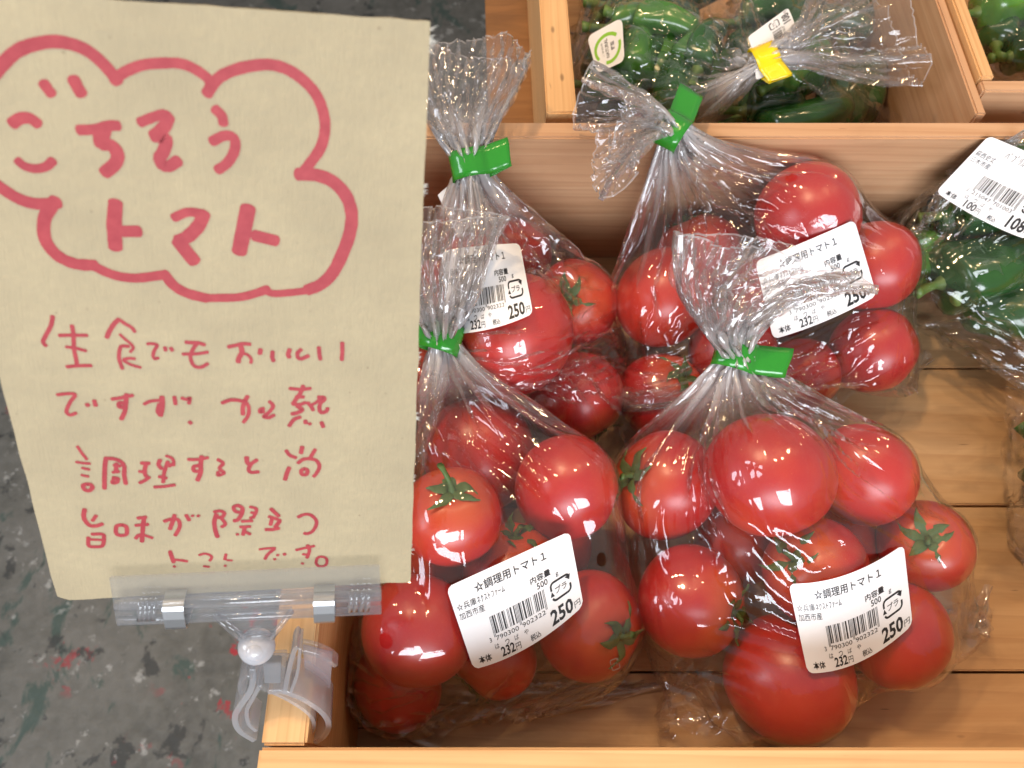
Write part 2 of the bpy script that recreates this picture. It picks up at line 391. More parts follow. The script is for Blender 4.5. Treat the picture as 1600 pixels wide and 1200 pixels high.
# px centre, px diameter, height of the centre, calyx point in px (or None), label
TOMS = {
 'A': [ (800, 515, 182, .088, None, 'largest tomato of the rear left bag, directly below its price sticker'),
        (904, 472, 128, .052, (885, 462), 'tomato at the right of the rear left bag with its green calyx facing left'),
        (905, 622, 146, .040, (942, 690), 'tomato low in the rear left bag with a dark green calyx at its lower right'),
        (808, 368, 104, .040, None, 'small dark red tomato at the far side of the rear left bag above its sticker'),
        (745, 440, 130, .070, None, 'tomato hidden behind the price sticker of the rear left bag'),
        (700, 600, 150, .036, None, 'tomato in the rear left bag behind the green tape of the front left bag'),
        (690, 480, 140, .034, None, 'tomato at the left of the rear left bag beside the cardboard sign') ],
 'B': [ (1235, 297, 150, .075, None, 'topmost tomato of the rear right bag, beside the back board'),
        (1097, 342, 124, .045, (1050, 300), 'tomato upper left in the rear right bag under its green tape'),
        (1037, 462, 150, .060, None, 'tomato at the left edge of the rear right bag with an air hole below it'),
        (1345, 425, 138, .062, None, 'tomato at the right of the rear right bag beside the 250 yen sticker corner'),
        (1350, 532, 128, .040, None, 'tomato at the lower right end of the rear right bag on the bare planks'),
        (1243, 568, 112, .033, None, 'orange red tomato low in the rear right bag, near the front tape'),
        (1062, 600, 140, .036, (1075, 575), 'pinkish tomato at the lower left of the rear right bag under folded film'),
        (1195, 440, 140, .052, None, 'tomato under the price sticker of the rear right bag'),
        (1150, 545, 130, .040, None, 'tomato of the rear right bag hidden behind the neck of the front right bag') ],
 'C': [ (713, 812, 152, .098, (706, 755), 'bright red tomato beside the cardboard edge, long stemmed calyx on top'),
        (884, 762, 158, .080, None, 'tomato upper right in the front left bag above its price sticker'),
        (742, 692, 170, .045, None, 'tomato at the far side of the front left bag under the gathered film'),
        (908, 965, 162, .046, (985, 1000), 'tomato right of the price sticker on the front left bag'),
        (652, 985, 168, .078, None, 'tomato left of the price sticker on the front left bag, glossy creased film over it'),
        (772, 1025, 132, .034, (720, 1092), 'orange red tomato directly below the front left price sticker'),
        (592, 1070, 142, .034, None, 'lowest left tomato, beside the clear clip in the crate corner'),
        (805, 892, 150, .062, (806, 822), 'tomato mostly covered by the price sticker of the front left bag'),
        (862, 862, 120, .034, None, 'shaded tomato behind the upper right corner of the flat front left sticker'),
        (700, 880, 130, .040, None, 'tomato deep in the front left bag between the cardboard and the sticker') ],
 'D': [ (1200, 745, 190, .097, None, 'large bright red tomato on top of the front right bag, right below its green tape'),
        (1350, 742, 152, .078, None, 'tomato upper right in the front right bag with long film creases over it'),
        (1042, 758, 165, .062, (972, 738), 'tomato at the upper left of the front right bag, calyx at its left side'),
        (1082, 935, 166, .050, (1165, 962), 'tomato at the left of the front right bag with its calyx by the air hole'),
        (1232, 1060, 190, .036, None, 'big tomato at the bottom of the front right bag below its price sticker'),
        (1404, 990, 156, .044, None, 'tomato at the lower right of the front right bag beside the price sticker'),
        (1272, 888, 156, .072, (1232, 868), 'tomato with long curved green sepal above the front right sticker'),
        (1412, 852, 134, .050, (1452, 838), 'tomato at the right edge of the front right bag with a dark leafy calyx'),
        (1338, 845, 124, .036, None, 'shaded tomato right behind the top edge of the bent sticker'),
        (1150, 850, 130, .036, None, 'tomato deep in the middle of the front right bag') ],
}
PLACED = {}
def settle(C, R, fixed, it=60):
    for _ in range(it):
        for i in range(len(C)):
            for j in range(i):
                d = C[i] - C[j]; L = np.linalg.norm(d); m = (R[i] + R[j]) * .925
                if L < m:
                    if L < 1e-6: d = np.array([0, 0, 1.]); L = 1
                    C[i] += d / L * (m - L) * .5; C[j] -= d / L * (m - L) * .5
            lim = R[i] * .93
            C[i][2] = max(C[i][2], lim + .001)
            C[i][1] = min(max(C[i][1], .020 + R[i]), .3625 - R[i])
            C[i][0] = max(C[i][0], -.088 + R[i] * .96)
allC = []; allR = []; keys = []
for key, L in TOMS.items():
    for (x, y, d, z, cal, lab) in L:
        p = at(x, y, z); r = d / 2 * depth_of(p) / FPX
        allC.append(p); allR.append(min(r * 1.06, .0378)); keys.append(key)
settle(allC, allR, None, 50)
n = 0
ROUND = {}
for key, L in TOMS.items():
    PLACED[key] = []
    for (x, y, d, z, cal, lab) in L:
        c, r = allC[n], allR[n]; PLACED[key].append((c, r))
        t = bpy.data.objects.new('tomato', TM[n % 6]); link(t); t.location = c; t.scale = (r, r, r)
        if cal is not None:
            q = ray(*cal); o_ = CAM - c; bb = q @ o_; aa = q @ q; cc = o_ @ o_ - r * r; disc = bb * bb - aa * cc
            tt = (-bb - math.sqrt(max(disc, 0))) / aa; axis = Vector(CAM + q * tt - c).normalized()
        else:
            axis = Vector((RNG.uniform(-1, 1), RNG.uniform(-.3, 1.2), RNG.uniform(-1.2, -.1))).normalized()
        t.rotation_mode = 'QUATERNION'
        t.rotation_quaternion = axis.to_track_quat('Z', 'Y') @ Vector((0, 0, 1)).rotation_difference(Vector((0, 0, 1)))
        tag(t, lab, 'tomato', 'red tomatoes in the four bags')
        k = bpy.data.objects.new('calyx', CM[3 if (key, x) == ('C', 713) else n % 3]); link(k, t)
        n += 1
ALLT = [(c, r) for L in PLACED.values() for c, r in L]

# ------------------------------------------------------------------ peppers
def pepper(p0, p1, w, matk, label, seed, sag=.006, group='green peppers in the bags'):
    R = random.Random(seed); p0 = np.array(p0); p1 = np.array(p1)
    a = p1 - p0; L = np.linalg.norm(a); a = a / L
    side = unit(np.cross(a, (0, 0, 1))); up = np.cross(side, a)
    lob = R.choice((3, 3, 4)); ph = R.uniform(0, 6); nv, nu = 22, 24; V = []; F = []
    bend = R.uniform(-.12, .12)
    for j in range(nv + 1):
        t = j / nv
        prof = (1 - (1 - min(1, t / .16)) ** 2) ** .5 * (1 - .42 * t ** 1.4) * (1 - max(0, (t - .80) / .20) ** 2.4) ** .5 if t < 1 else 0
        if t == 0: prof = .12
        c = a * L * t + side * bend * L * math.sin(t * 3) + up * sag * math.sin(t * 3.1) * R.choice((1,))
        if t < .1: c = c - a * -.004 * (1 - t / .1)
        for i in range(nu):
            f = 2 * math.pi * i / nu
            r = w * .5 * prof * (1 + .10 * math.cos(lob * f + ph + t * .8) + .03 * math.cos(7 * f + 9 * t))
            V.append(c + side * r * math.cos(f) + up * r * math.sin(f))
    for j in range(nv):
        for i in range(nu):
            q = j * nu + i; b = j * nu + (i + 1) % nu; F.append((q, q + nu, b + nu, b))
    F.append(tuple(reversed(range(nu)))) ; F.append(tuple(range(nv * nu, nv * nu + nu)))
    o = mesh_obj('green_pepper', V, F, M_PEP[matk], smooth=True); o.location = p0
    tag(o, label, 'pepper', group)
    V = []; F = []; L2 = .022
    for j in range(6):
        t = j / 5; r = (.0052 if j == 0 else .0028 + .0008 * t * t * 2)
        c = -a * L2 * t + a * .004 + up * .006 * t * t + side * .004 * t * t
        for i in range(8):
            f = 2 * math.pi * i / 8; V.append(c + side * r * math.cos(f) + up * r * math.sin(f))
    for j in range(5):
        for i in range(8):
            q = j * 8 + i; b = j * 8 + (i + 1) % 8; F.append((q, b, b + 8, q + 8))
    F.append(tuple(range(40, 48)))
    mesh_obj('stem', V, F, M_STEM, o, smooth=True)
    return [(p0 + a * L * t + up * sag * math.sin(t * 3.1), w * .5 * (1 - .42 * t ** 1.4) * 1.06) for t in (.12, .32, .52, .72, .9)]
# per bag: (px start, z, px end, z, width m, shade, label)
PEPS = {
 'R': [((1395, 345), .035, (1530, 300), .040, .048, 0, 'dark green pepper at the upper left end of the right hand bag'),
       ((1400, 420), .030, (1560, 395), .036, .052, 0, 'green pepper at the lower left of the right hand bag'),
       ((1475, 335), .074, (1610, 310), .086, .044, 0, 'dark green pepper right under the 108 yen sticker'),
       ((1660, 268), .104, (1535, 285), .098, .044, 1, 'green pepper behind the top corner of the 108 yen sticker'),
       ((1700, 330), .090, (1590, 350), .086, .048, 0, 'dark green pepper under the price on the 108 yen sticker'),
       ((1440, 365), .050, (1560, 350), .060, .050, 0, 'broad dark green pepper below the left corner of the 108 yen sticker'),
       ((1462, 445), .060, (1610, 400), .066, .050, 0, 'dark green pepper below the 108 yen sticker'),
       ((1640, 480), .050, (1500, 480), .044, .052, 0, 'large green pepper at the right edge, nearest the film tail'),
       ((1410, 382), .060, (1475, 388), .062, .018, 2, 'small light green pepper tip in the right hand bag left of the sticker'),
       ((1700, 330), .050, (1580, 345), .050, .054, 0, 'green pepper at the frame edge behind the 108 yen sticker')],
 'E': [((925, 130), .050, (1010, 30), .055, .030, 0, 'dark green pepper behind the round green emblem sticker'),
       ((1000, 150), .060, (1080, 20), .060, .030, 1, 'green pepper right of the round green emblem sticker'),
       ((1060, 160), .055, (1150, 90), .050, .028, 1, 'green pepper close to the yellow tape in the rear bag'),
       ((980, 30), .080, (1100, 60), .078, .026, 1, 'green pepper lying across the top of the rear left pepper bag'),
       ((930, 30), .035, (1000, -60), .035, .036, 0, 'dark green pepper at the far left corner of the rear crate'),
       ((1010, 180), .025, (930, 180), .025, .038, 0, 'dark green pepper hard against the near wall of the rear crate'),
       ((1060, -10), .050, (1160, -70), .045, .038, 0, 'green pepper at the top edge of the photo above the rear left pepper bag')],
 'H': [((1150, 185), .040, (1290, 110), .050, .040, 1, 'glossy green pepper below the yellow tape'),
       ((1180, 215), .050, (1330, 160), .060, .040, 0, 'dark green pepper against the near wall, right of the yellow tape'),
       ((1290, 200), .040, (1370, 90), .045, .038, 0, 'dark green pepper at the right side of the rear crate'),
       ((1210, 130), .070, (1300, 80), .075, .034, 1, 'green pepper right behind the white sticker with yellow tape'),
       ((1150, 40), .030, (1290, 10), .030, .038, 0, 'dark green pepper under the white sticker at the top'),
       ((1250, 20), .050, (1150, -50), .050, .036, 1, 'green pepper above the white sticker at the top edge')],
 'F': [((1520, 20), .060, (1650, -10), .060, .036, 2, 'long light green pepper on top in the rightmost rear crate'),
       ((1530, 60), .040, (1660, 40), .040, .038, 0, 'dark green pepper near the corner of the rightmost rear crate'),
       ((1570, 90), .045, (1690, 70), .045, .038, 0, 'dark green pepper next to the near wall of the rightmost rear crate'),
       ((1540, -30), .045, (1660, -60), .045, .040, 1, 'green pepper at the top edge in the rightmost rear crate')],
 'G': [((1625, 700), .030, (1720, 800), .030, .044, 0, 'dark green pepper just inside the right frame edge on the planks'),
       ((1640, 780), .060, (1740, 690), .060, .040, 1, 'green pepper lying on another at the right frame edge')],
}
ORD = 'first second third fourth fifth sixth seventh eighth ninth tenth eleventh twelfth thirteenth fourteenth fifteenth'.split()
def fill(key, n, x0, x1, y0, y1, z0, z1, label, seed):
    R = random.Random(seed)
    XY = sorted((R.uniform(x0, x1), R.uniform(y0, y1)) for _ in range(n))
    for k in range(n):
        x, y = XY[k]; z = R.uniform(z0, z1); a = R.uniform(-.9, .9) - .7; L = R.uniform(75, 110)
        PEPS[key].append(((x - L / 2 * math.cos(a), y - L / 2 * math.sin(a)), z, (x + L / 2 * math.cos(a), y + L / 2 * math.sin(a)), z + R.uniform(-.008, .008), R.uniform(.025, .033), R.choice((0, 0, 0, 1)), ORD[k] + ' from the left of the ' + label))
fill('E', 15, 950, 1110, 5, 160, .036, .078, 'slim peppers packed beside the round emblem sticker', 3)
fill('H', 13, 1170, 1350, 10, 185, .030, .066, 'slim peppers packed under the yellow taped tail', 4)
fill('F', 5, 1560, 1680, -20, 90, .030, .050, 'slim peppers packed in the rightmost rear bag', 5)
fill('R', 4, 1450, 1640, 320, 460, .030, .066, 'slim peppers deep in the right hand bag', 6)
PSPH = {}
sd = 100
for key, L in PEPS.items():
    PSPH[key] = []
    for (a, za, b, zb, w, mk, lab) in L:
        sd += 1
        PSPH[key] += pepper(at(*a, za), at(*b, zb), w, mk, lab, sd)

# ------------------------------------------------------------------ film bags: a cloth-like relaxation of a gathered pouch
def fib_dirs(n):
    i = np.arange(n) + .5; ph = np.arccos(1 - 2 * i / n); th = np.pi * (1 + 5 ** .5) * i
    return np.stack([np.cos(th) * np.sin(ph), np.sin(th) * np.sin(ph), np.cos(ph)], 1)
DIRS = fib_dirs(900)
def make_film(spec, inner, outer, seed):
    """returns P (M,N,3) and metric sizes; spec: seam ends, neck, flare path [(point, half width vector, thickness)], N, M"""
    R = np.random.RandomState(seed)
    s0, s1 = np.array(spec['seam'][0]), np.array(spec['seam'][1]); neck = np.array(spec['neck'])
    C = np.array([c for c, r in inner]); Rr = np.array([r for c, r in inner]) + .0012
    sup = np.max(C @ DIRS.T + Rr[:, None], 0)
    nrm = .004
    for q in (s0, s1): sup = np.maximum(sup, q @ DIRS.T + .001)
    sup = np.maximum(sup, neck @ DIRS.T + .006)
    cen = C.mean(0); sm = (s0 + s1) / 2
    N = spec.get('N', 168); Mb = spec.get('Mb', 92); Mf = spec.get('Mf', 40)
    # centre line through the contents
    def bez(t):
        a = sm; b = cen * 1.0; c = neck
        b2 = 2 * b - .5 * (a + c)
        b2 = b + (b2 - b) * .45
        return (1 - t) ** 2 * a + 2 * t * (1 - t) * b2 + t * t * c
    tt = np.linspace(0, 1, Mb); cl = np.array([bez(t) for t in tt])
    wdir = unit(s1 - s0); ax = unit(neck - sm); tdir = unit(np.cross(ax, wdir)); 
    th = np.linspace(0, 2 * np.pi, 361)[:-1]
    half = np.linalg.norm(s1 - s0) / 2
    rows = []; per = []
    for j in range(Mb):
        tan = unit(cl[min(j + 1, Mb - 1)] - cl[max(j - 1, 0)])
        w = unit(wdir - tan * (wdir @ tan)); q = np.cross(tan, w)
        if q @ tdir < 0: pass
        D = np.cos(th)[:, None] * w + np.sin(th)[:, None] * q
        den = D @ DIRS.T; num = sup - cl[j] @ DIRS.T
        rr = np.where(den > .02, np.maximum(num, 0)[None] / np.maximum(den, .02), 9).min(1)
        blend = min(1, j / 6)
        pos = cl[j] + D * rr[:, None]
        if j < 4:
            # flat seam, opening up
            sw = np.linalg.norm(s1 - s0) / 2
            flat = sm + wdir * (np.cos(th) * sw)[:, None] + D * .0005
            k = (j / 4.0) ** .7
            pos = flat * (1 - k) + pos * k
        rows.append(pos)
        per.append(np.linalg.norm(np.diff(np.vstack([pos, pos[:1]]), axis=0), axis=1).sum())
    per = np.array(per)
    PER = max(per.max() * 1.01, 4.0 * half)
    grow = min(PER / 4 * .97 / half, spec.get('gmax', 9))
    for j in range(0, 9):          # the seam is as long as the flat bag is wide: open its rows out sideways
        k = 1 + (grow - 1) * (1 - j / 9.0) ** 1.2; c0 = cl[j]; dw = (rows[j] - c0) @ wdir
        rows[j] = rows[j] + wdir * (dw * (k - 1))[:, None]
        rows[j][:, 0] = np.where(spec.get('planes') is None, rows[j][:, 0], np.maximum(rows[j][:, 0], -.0865)) if 'planes' in spec else rows[j][:, 0]
        per[j] = np.linalg.norm(np.diff(np.vstack([rows[j], rows[j][:1]]), axis=0), axis=1).sum()
    P = np.zeros((Mb + Mf, N, 3))
    kk = spec.get('pleats', 10); ph = R.uniform(0, 6.28, 6)
    uu = np.linspace(0, 1, N + 1)[:-1]
    rnd = R.uniform(.15, 1.5, (2, 64))
    def folds(k, w):      # sharp, uneven folds: every one its own depth
        x = k * uu + ph[w] + .55 * np.sin(2 * np.pi * 2 * uu + ph[2 + w]) + .35 * np.sin(2 * np.pi * 3 * uu + ph[4 + w])
        x = x - x[0]; x = x / (k) * k; i = np.floor(x).astype(int) % k; f = x - np.floor(x)
        return (1 - np.abs(2 * f - 1)) * rnd[w][i]
    for j in range(Mb):
        pos = rows[j]; c0 = pos.mean(0) if j < Mb - 1 else cl[j]
        seg = np.linalg.norm(np.diff(np.vstack([pos, pos[:1]]), axis=0), axis=1); cum = np.concatenate([[0], np.cumsum(seg)]) / seg.sum()
        pp = np.vstack([pos, pos[:1]])
        Q = np.stack([np.interp(uu, cum, pp[:, k]) for k in range(3)], 1)
        ex = max(PER ** 2 - per[j] ** 2, 0) ** .5 / (4 * kk)   # pleat amplitude that stores the spare width
        rad = np.linalg.norm(Q - c0, axis=1)
        amp = np.minimum(ex * 1.2, rad * .75)
        tn = (j / Mb) ** 2.0
        wv = folds(kk + 3, 0) * tn + folds(6, 1) * (1 - tn)
        inw = (c0 - Q) / np.maximum(rad, 1e-6)[:, None]
        fade = min(1, max(0, (j - 3) / 14.0))
        P[j] = Q + inw * (amp * wv * fade)[:, None]
    # flare above the neck
    fl = spec['flare']; n0 = P[Mb - 1].copy(); nc = neck
    ncrs = n0 - n0.mean(0); ptsf = [neck] + [np.array(f[0]) for f in fl]; 
    wv_ = [unit(wdir) * .006] + [np.array(f[1]) for f in fl]; thk = [.005] + [f[2] for f in fl]
    ts_ = np.linspace(0, 1, len(ptsf)); ftan = unit(ptsf[1] - ptsf[0])
    for j in range(Mf):
        t = (j + 1) / Mf
        pc = np.array([np.interp(t, ts_, [p[k] for p in ptsf]) for k in range(3)])
        ww = np.array([np.interp(t, ts_, [p[k] for p in wv_]) for k in range(3)]); tk = np.interp(t, ts_, thk)
        hv = unit(np.cross(ftan, ww))
        a_ = 2 * np.pi * uu
        flat = pc + np.cos(a_)[:, None] * ww + np.sin(a_)[:, None] * hv * tk
        L = 2 * (np.linalg.norm(ww) * 2 + tk * 2)
        ex = max(PER ** 2 - L ** 2, 0) ** .5 / (4 * kk)
        am = min(ex, np.linalg.norm(ww) * .5 + .004) * (.7 + .3 * t)
        off = (np.cos(2 * np.pi * kk * uu + ph[0] + 1.5 * np.sin(2 * np.pi * 3 * uu + ph[1])) * (1 - t) ** 1.8 + 1.9 * (2 / np.pi) * np.arcsin(.985 * np.sin(2 * np.pi * 3 * uu + ph[2] + 1.3 * np.sin(2 * np.pi * 2 * uu + ph[5] + t))) * t) * am
        off2 = .0012 * np.sin(2 * np.pi * 7 * uu + 5 * t + ph[4]) * t * (1 - t) * 4
        P[Mb + j] = flat + hv * (off * np.sign(np.sin(a_) + 1e-9) * .6 + off2)[:, None] + unit(ww) * (off2 * .7)[:, None]
    M = Mb + Mf
    Lv = np.zeros(M - 1)
    for j in range(M - 1): Lv[j] = np.median(np.linalg.norm(P[j + 1] - P[j], axis=1))
    ls = np.linalg.norm(np.diff(P[:Mb], axis=0), axis=2); Lv[:Mb - 1] = np.percentile(ls, 65, axis=1) * .985
    Lu = PER / N
    X = P.reshape(-1, 3).astype(np.float64)
    X += R.normal(0, .0004, X.shape)
    idx = np.arange(M * N).reshape(M, N)
    fix = np.zeros(M * N, bool); fix[idx[Mb - 2:Mb + 2].ravel()] = True
    groups = []
    jj = np.arange(M)
    def add(a, b, L, k): groups.append((a.ravel(), b.ravel(), np.broadcast_to(L, a.shape).ravel().copy(), k))
    nx = np.roll(idx, -1, 1)
    for par in (0, 1): add(idx[:, par::2], nx[:, par::2], Lu, 1.)
    for par in (0, 1): add(idx[par:-1:2], idx[par + 1::2], Lv[par::2][:, None], 1.)
    dl = np.sqrt(Lu ** 2 + Lv ** 2)[:, None]
    for par in (0, 1): add(idx[par:-1:2], nx[par + 1::2], dl[par::2], .7)
    for par in (0, 1): add(nx[par:-1:2], idx[par + 1::2], dl[par::2], .7)
    # compression stiffness falls off at the neck (film is crammed there)
    jn = Mb; cs = np.clip(np.abs(jj - jn) / 26.0, 0, 1) ** 1.2 * .8 + .03
    csv = np.repeat(cs, N)
    w = np.where(fix, 0., 1.)
    sph = [(np.array(c), r + .0007, True) for c, r in inner] + [(np.array(c), r + .0007, False) for c, r in outer]
    bel = np.zeros(M * N, bool); bel[idx[:Mb].ravel()] = True
    planes = spec.get('planes', [])
    for it in range(spec.get('iters', 130)):
        for a, b, L, k in groups:
            d = X[b] - X[a]; l = np.sqrt((d * d).sum(1)) + 1e-12; e = l - L
            wa, wb_ = w[a], w[b]; s = wa + wb_; s[s == 0] = 1
            kq = np.where(e > 0, k, k * csv[a]); f = (kq * e / l / s)[:, None] * d
            X[a] += f * wa[:, None]; X[b] -= f * wb_[:, None]
        ia = idx[0, 1:N // 2]; ib = idx[0, N - 1:N // 2:-1]; av = (X[ia] + X[ib]) / 2; X[ia] = av; X[ib] = av      # bottom weld
        G = X.reshape(M, N, 3)
        if it % 2 == 0 and it < spec.get('iters', 130) - 6:
            lap = (np.roll(G, 1, 1) + np.roll(G, -1, 1)) * .25 - G * .5
            lap[1:-1] += (G[2:] + G[:-2]) * .25 - G[1:-1] * .5
            X += (lap.reshape(-1, 3)) * (.20 * w)[:, None]
        X[:, 2] -= .00006 * w * bel
        for c, r, _ in sph:
            d = X - c; l2 = (d * d).sum(1); m = (l2 < r * r) & (w > 0)
            if m.any():
                l = np.sqrt(l2[m])[:, None] + 1e-9; X[m] = c + d[m] / l * r
        z0 = spec.get('z0', .0012); X[:, 2] = np.maximum(X[:, 2], z0)
        for (nv_, dd, zmax) in planes:
            nv_ = np.array(nv_); s = X @ nv_ - dd; m = (s < 0) & (X[:, 2] < zmax) & (w > 0)
            X[m] -= s[m][:, None] * nv_
    return X.reshape(M, N, 3), PER, np.concatenate([[0], np.cumsum(Lv)]), Mb

def film_object(P, PER, Lc, mat, parent, name='film'):
    M, N, _ = P.shape; Q = np.concatenate([P, P[:, :1]], 1).reshape(-1, 3); NN = N + 1
    idx = np.arange(M * NN).reshape(M, NN)
    # welded ring (no split at the side) but uv per loop
    F = np.stack([idx[:-1, :-1], idx[:-1, 1:], idx[1:, 1:], idx[1:, :-1]], -1).reshape(-1, 4)
    Fw = np.where(F % NN == N, F - N, F)
    remap = (np.arange(M * NN) // NN) * N + (np.arange(M * NN) % NN)
    Fm = remap[Fw]
    me = bpy.data.meshes.new(name); me.from_pydata((P.reshape(-1, 3) - np.array(parent.location)).tolist(), [], Fm.tolist())
    uvl = me.uv_layers.new(name='UVMap'); u = (F % NN) / N * PER; v = Lc[F // NN]
    uvl.data.foreach_set('uv', np.stack([u, v], -1).reshape(-1).astype(np.float32))
    me.materials.append(mat); me.shade_smooth(); me.update()
    return link(bpy.data.objects.new(name, me), parent)

def tape(parent, c, axis, flag_dir, flag_len, mat, wid=.0165, rad=.0100, name='closure_tape', off=0.):
    c = np.array(c) + unit(axis) * off; ax = unit(axis); fd = np.array(flag_dir, float); fd = unit(fd - ax * (fd @ ax)); sd_ = np.cross(ax, fd)
    prof = []
    for k in range(26):
        a = math.radians(28) + k / 25 * math.radians(304)
        prof.append(fd * rad * 1.15 * math.cos(a) + sd_ * rad * .80 * math.sin(a))
    e0 = prof[0]; tip = fd * (rad + flag_len)
    up = [e0 + (tip + sd_ * .0007 - e0) * t for t in np.linspace(1, .12, 7)]
    lo = [prof[-1] + (tip - sd_ * .0007 - prof[-1]) * t for t in np.linspace(.12, 1, 7)]
    path = up + prof + lo; V = []; F = []
    tw = unit(ax)
    for k, p in enumerate(path):
        h = np.linalg.norm(p)
        lean = max(0, p @ fd - rad) * .22
        for q in (-.5, -.25, 0, .25, .5):
            jig = .0004 * math.sin(k * 2.1 + q * 5)
            V.append(c + p * (1 + jig / max(h, .001)) + tw * (q * wid + lean) - np.array(parent.location))
    for k in range(len(path) - 1):
        for q in range(4): F.append((k * 5 + q, k * 5 + q + 1, k * 5 + q + 6, k * 5 + q + 5))
    o = mesh_obj(name, V, F, mat, parent, smooth=True)
    md = o.modifiers.new('thick', 'SOLIDIFY'); md.thickness = .0002
    return o

# ------------------------------------------------------------------ price stickers
def text2d(body, a0, a1, b, h, bold=0, cx=None):
    """flat text, from a0 to a1 across, centred on b, height h (y down, label units)"""
    c = bpy.data.curves.new('t', 'FONT'); c.body = body; c.resolution_u = 2; c.offset = bold
    o = bpy.data.objects.new('t', c); S.collection.objects.link(o)
    me = bpy.data.meshes.new_from_object(o.evaluated_get(bpy.context.evaluated_depsgraph_get()))
    V = np.array([v.co[:2] for v in me.vertices]); F = [tuple(p.vertices) for p in me.polygons]
    bpy.data.objects.remove(o); bpy.data.curves.remove(c); bpy.data.meshes.remove(me)
    lo, hi = V.min(0), V.max(0)
    V = (V - lo) / (hi - lo)
    return np.stack([a0 + V[:, 0] * (a1 - a0), b + h / 2 - V[:, 1] * h], 1), F
def rect2d(a0, b0, a1, b1, n=3):
    ys = np.linspace(b0, b1, n + 1); V = []; F = []
    for k, y in enumerate(ys): V += [(a0, y), (a1, y)]
    for k in range(n): F.append((2 * k, 2 * k + 1, 2 * k + 3, 2 * k + 2))
    return np.array(V), F
LC = {'L': ['0001101', '0011001', '0010011', '0111101', '0100011', '0110001', '0101111', '0111011', '0110111', '0001011']}
def barcode(digits, a0, a1, b0, b1):
    first, rest = int(digits[0]), digits[1:]
    par = ['LLLLLL', 'LLGLGG', 'LLGGLG', 'LLGGGL', 'LGLLGG', 'LGGLLG', 'LGGGLL', 'LGLGLG', 'LGLGGL', 'LGGLGL'][first]
    s = 'S'
    bits = '101'
    for d, p in zip(rest[:6], par):
        c = LC['L'][int(d)]
        if p == 'G': c = ''.join('10'[int(q)] for q in c)[::-1]
        bits += c
    bits += '01010'
    for d in rest[6:]: bits += ''.join('10'[int(q)] for q in LC['L'][int(d)])
    bits += '101'
    out = []; u = (a1 - a0) / 95; k = 0
    while k < 95:
        if bits[k] == '1':
            e = k
            while e < 95 and bits[e] == '1': e += 1
            tall = k < 3 or 44 < k < 50 or k > 91
            out.append(rect2d(a0 + k * u, b0, a0 + e * u - u * .12, b1 + (1.3 if tall else 0), 4)); k = e
        else: k += 1
    return out
def stroke2d(pts, w, closed=False):
    pts = [np.array(p, float) for p in pts]; V = []; F = []
    n = len(pts)
    for k, p in enumerate(pts):
        t = pts[min(k + 1, n - 1)] - pts[max(k - 1, 0)]; t = t / (np.linalg.norm(t) + 1e-9); nn = np.array([-t[1], t[0]]) * w / 2
        V += [p + nn, p - nn]
        if k: F.append((2 * k - 2, 2 * k - 1, 2 * k + 1, 2 * k))
    return np.array(V), F
def recycle(a0, b0, a1, b1):
    r = 1.8; out = []
    cx, cyy = (a0 + a1) / 2, (b0 + b1) / 2
    def arc(x, y, s, e): return [(x + r * math.cos(math.radians(q)), y + r * math.sin(math.radians(q))) for q in np.linspace(s, e, 6)]
    out.append(stroke2d([(a0, cyy - .6)] + arc(a0 + r, b0 + r, 180, 270) + arc(a1 - r, b0 + r, 270, 330), .95))
    out.append(stroke2d([(a1, cyy + .6)] + arc(a1 - r, b1 - r, 0, 90) + arc(a0 + r, b1 - r, 90, 165), .95))
    out.append((np.array([(a1 - 2.1, b0 + .9), (a1 + .7, b0 + .5), (a1 - .1, b0 + 3.0)]), [(0, 1, 2)]))
    out.append((np.array([(a0 - .9, b1 - 2.2), (a0 + .1, b1 - 4.4), (a0 + 1.2, b1 - 2.0)]), [(0, 1, 2)]))
    out.append(text2d('プラ', cx - 2.9, cx + 3.0, cyy, 3.1, .01))
    return out
def merge2d(items):
    V = []; F = []; o = 0
    for v, f in items: V.append(v); F += [tuple(i + o for i in q) for q in f]; o += len(v)
    return np.vstack(V), F
TOMATO_PRINT = merge2d([text2d('☆調理用トマト１', 12, 47.2, 5.4, 4.3, .012), text2d('☆兵庫', 1.6, 11.3, 10.4, 3.1), text2d('ﾈｸｽﾄﾌｧｰﾑ', 11.8, 25.4, 10.5, 2.9),
    text2d('加西市産', 1.6, 14.2, 14.4, 3.1), text2d('内容量', 37.6, 47.7, 13.2, 3.0, .015), text2d('500', 40.2, 45.6, 16.6, 2.7, .012), text2d('g', 49.8, 51.2, 16.2, 1.9)]
    + barcode('3790300902322', 15, 43, 19, 26.6) + [text2d('3', 12.2, 13.3, 28.4, 1.9), text2d('790300', 15.6, 27.6, 28.5, 1.9), text2d('902322', 29.6, 41.8, 28.5, 1.9)]
    + recycle(46.4, 18.6, 55.8, 26.6) + [text2d(c, x, x + 2.2, 31.7, 2.2) for c, x in (('は', 14), ('っ', 19.4), ('ば', 24.4), ('や', 29.6))]
    + [text2d('本体', 4.2, 11.0, 34.9, 3.1, .015), text2d('232', 16.4, 23.6, 34.8, 4.1, .022), text2d('円', 24.1, 26.7, 35.4, 2.8), text2d('税込', 32, 37.4, 35.4, 2.7, .01),
       text2d('250', 43.6, 55.2, 33.0, 6.8, .028), text2d('円', 55.8, 58.8, 34.6, 3.0)])
